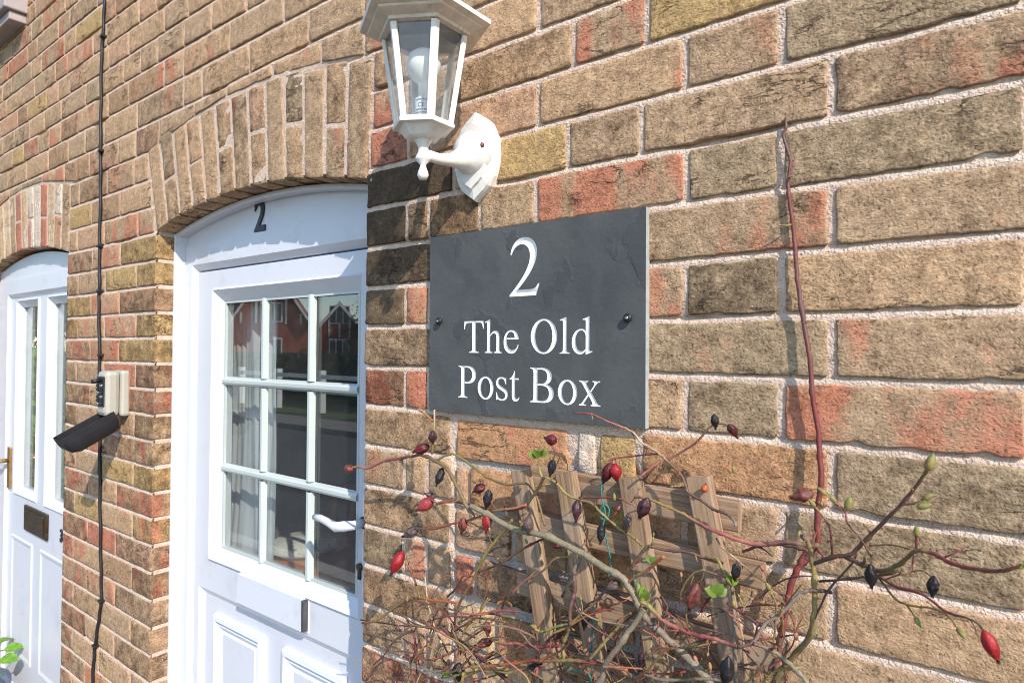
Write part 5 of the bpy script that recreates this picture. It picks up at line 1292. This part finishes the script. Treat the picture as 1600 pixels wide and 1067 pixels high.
def foliage(name, n, size, fn_, m, root, seed):
    r = random.Random(seed); vs = []; fs = []
    for k in range(n):
        p = fn_(r); d = Vector((r.uniform(-1,1), r.uniform(-1,1), r.uniform(-1,1))).normalized(); e = d.orthogonal().normalized(); s_ = size*r.uniform(.6, 1.3)
        b = len(vs); vs += [p-d*s_, p+e*s_*.5, p+d*s_, p-e*s_*.5]; fs.append((b,b+1,b+2,b+3))
    mb = MB(); mb.add(vs, fs); o = child(mb.build(name, m), root); return o
foliage('foliage', 26000, 0.07, lambda r: Vector((r.uniform(-34,-8), -10.6+r.uniform(-.5,.5), ZG+1.35*r.random()**0.6)), M['hedgeleaf'], hg, 1)
child(box_obj('branches', (-34,-10.9,ZG-.1),(-8,-10.4,ZG+1.1), M['hedgeleaf'], None, 0.2), hg)
def tree(x, y, h, cr, seed, label):
    t = empty('street_tree', (x, y, ZG)); tag(t, label, 'tree'); r = random.Random(seed)
    mb = MB(); mb.tube([(x,y,ZG-.1),(x+.1,y,ZG+h*.3),(x,y+.1,ZG+h*.6),(x+.1,y,ZG+h*.9)], [.25,.2,.13,.04], 10)
    for k in range(9):
        a = k*2.4; z = ZG+h*(.35+.06*k); mb.tube([(x,y,z),(x+cr*.5*math.cos(a),y+cr*.5*math.sin(a),z+h*.1),(x+cr*.85*math.cos(a),y+cr*.85*math.sin(a),z+h*.17)], [.1,.06,.02], 6)
    child(mb.build('trunk', M['bark']), t)
    cl = [Vector((x+r.gauss(0,.5)*cr, y+r.gauss(0,.5)*cr, ZG+h*(.65+r.gauss(0,.16)))) for _ in range(26)]
    foliage('crown', 9000, .14, lambda q: q.choice(cl)+Vector((q.gauss(0,.28)*cr, q.gauss(0,.28)*cr, q.gauss(0,.22)*cr)), M['treeleaf'], t, seed+1)
tree(-36.0, -31, 5.0, 2.6, 4, 'broad tree behind the hedge beside the red house'); tree(-29, -27, 3.6, 1.8, 5, 'small tree behind the hedge away from the red house'); tree(-34, -9.0, 6.0, 2.4, 8, 'leafy tree at the far end of the hedge')
# shrub near the far kerb, mirrored in the neighbouring door
sh = empty('shrub', (-13.5,-3.0,ZG)); tag(sh, 'bright green shrub standing at the kerb beyond the far door', 'shrub')
foliage('foliage', 7000, 0.06, lambda r: Vector((-9.0+r.gauss(0,.8), -1.25+r.gauss(0,.22), ZG+abs(r.gauss(0,.6)))), M['bigleaf'], sh, 12)
mb = MB(); mb.tube([(-9,-1.25,ZG),(-9,-1.25,ZG+.6)], [.05,.02], 6); child(mb.build('stem', M['bark']), sh)
# red gabled house opposite
hs = empty('red_house', (-41.0,-24.5,ZG)); tag(hs, 'red brick house with white bargeboards and gables across the road', 'house')
def gable(x0, x1, y0, y1, ze, zr, tag_):
    xm = (x0+x1)/2; mb = MB()
    mb.add([(x0,y1,ZG),(x1,y1,ZG),(x1,y1,ze),(xm,y1,zr),(x0,y1,ze),(x0,y0,ZG),(x1,y0,ZG),(x1,y0,ze),(xm,y0,zr),(x0,y0,ze)], [(0,1,2,3,4),(9,8,7,6,5),(1,6,7,2),(0,4,9,5)])
    child(mb.build('wall', M['redbrick']), hs)
    mb = MB()
    for sx_ in (-1, 1):
        xe = xm+sx_*((x1-x0)/2+.35); zl = ze-.35*(zr-ze)/((x1-x0)/2)
        v = [(xm,y1+.4,zr+.08),(xe,y1+.4,zl+.08),(xe,y0-.3,zl+.08),(xm,y0-.3,zr+.08)]; mb.add(v+[(a,b,c+.12) for a,b,c in v], [(0,1,2,3),(7,6,5,4),(0,4,5,1),(1,5,6,2),(2,6,7,3)])
    child(mb.build('roof', M['redtile']), hs)
    for sx_ in (-1, 1):
        xe = xm+sx_*((x1-x0)/2+.38); zl = ze-.38*(zr-ze)/((x1-x0)/2)
        plank((xm,y1+.43,zr+.02),(xe,y1+.43,zl+.02), (0,0,.15), (0,.03,0), 'bargeboard', hs, M['housewhite'])
    for zc in (ZG+1.6, ZG+4.1):
        wx = .75; f = child(box_obj('window', (xm-wx,y1-.05,zc-.7),(xm+wx,y1+.06,zc+.7), M['housewhite'], None, .02), hs)
        for i in range(3): box_obj('window_pane', (xm-wx+.08+i*.48,y1+.02,zc-.6),(xm-wx+.46+i*.48,y1+.075,zc+.6), M['housepane'], f)
    for k in range(5):
        xx = x0+(x1-x0)*(k+.5)/5; zt = ze+(zr-ze)*(1-abs(xx-xm)/((x1-x0)/2))-.3; child(box_obj('timber', (xx-.07,y1+.005,ze-.3),(xx+.07,y1+.05,zt), M['housewhite']), hs)
HX, HY = -41.0, -24.5
gable(HX-8.5,HX-3.0,HY-8,HY+0.8,ZG+4.6,ZG+8.4,0); gable(HX-2.6,HX+2.4,HY-8,HY,ZG+3.6,ZG+7.4,1); gable(HX+2.7,HX+6.4,HY-8,HY-1.5,ZG+2.7,ZG+4.9,2)
hs.rotation_euler.z = math.radians(-52)
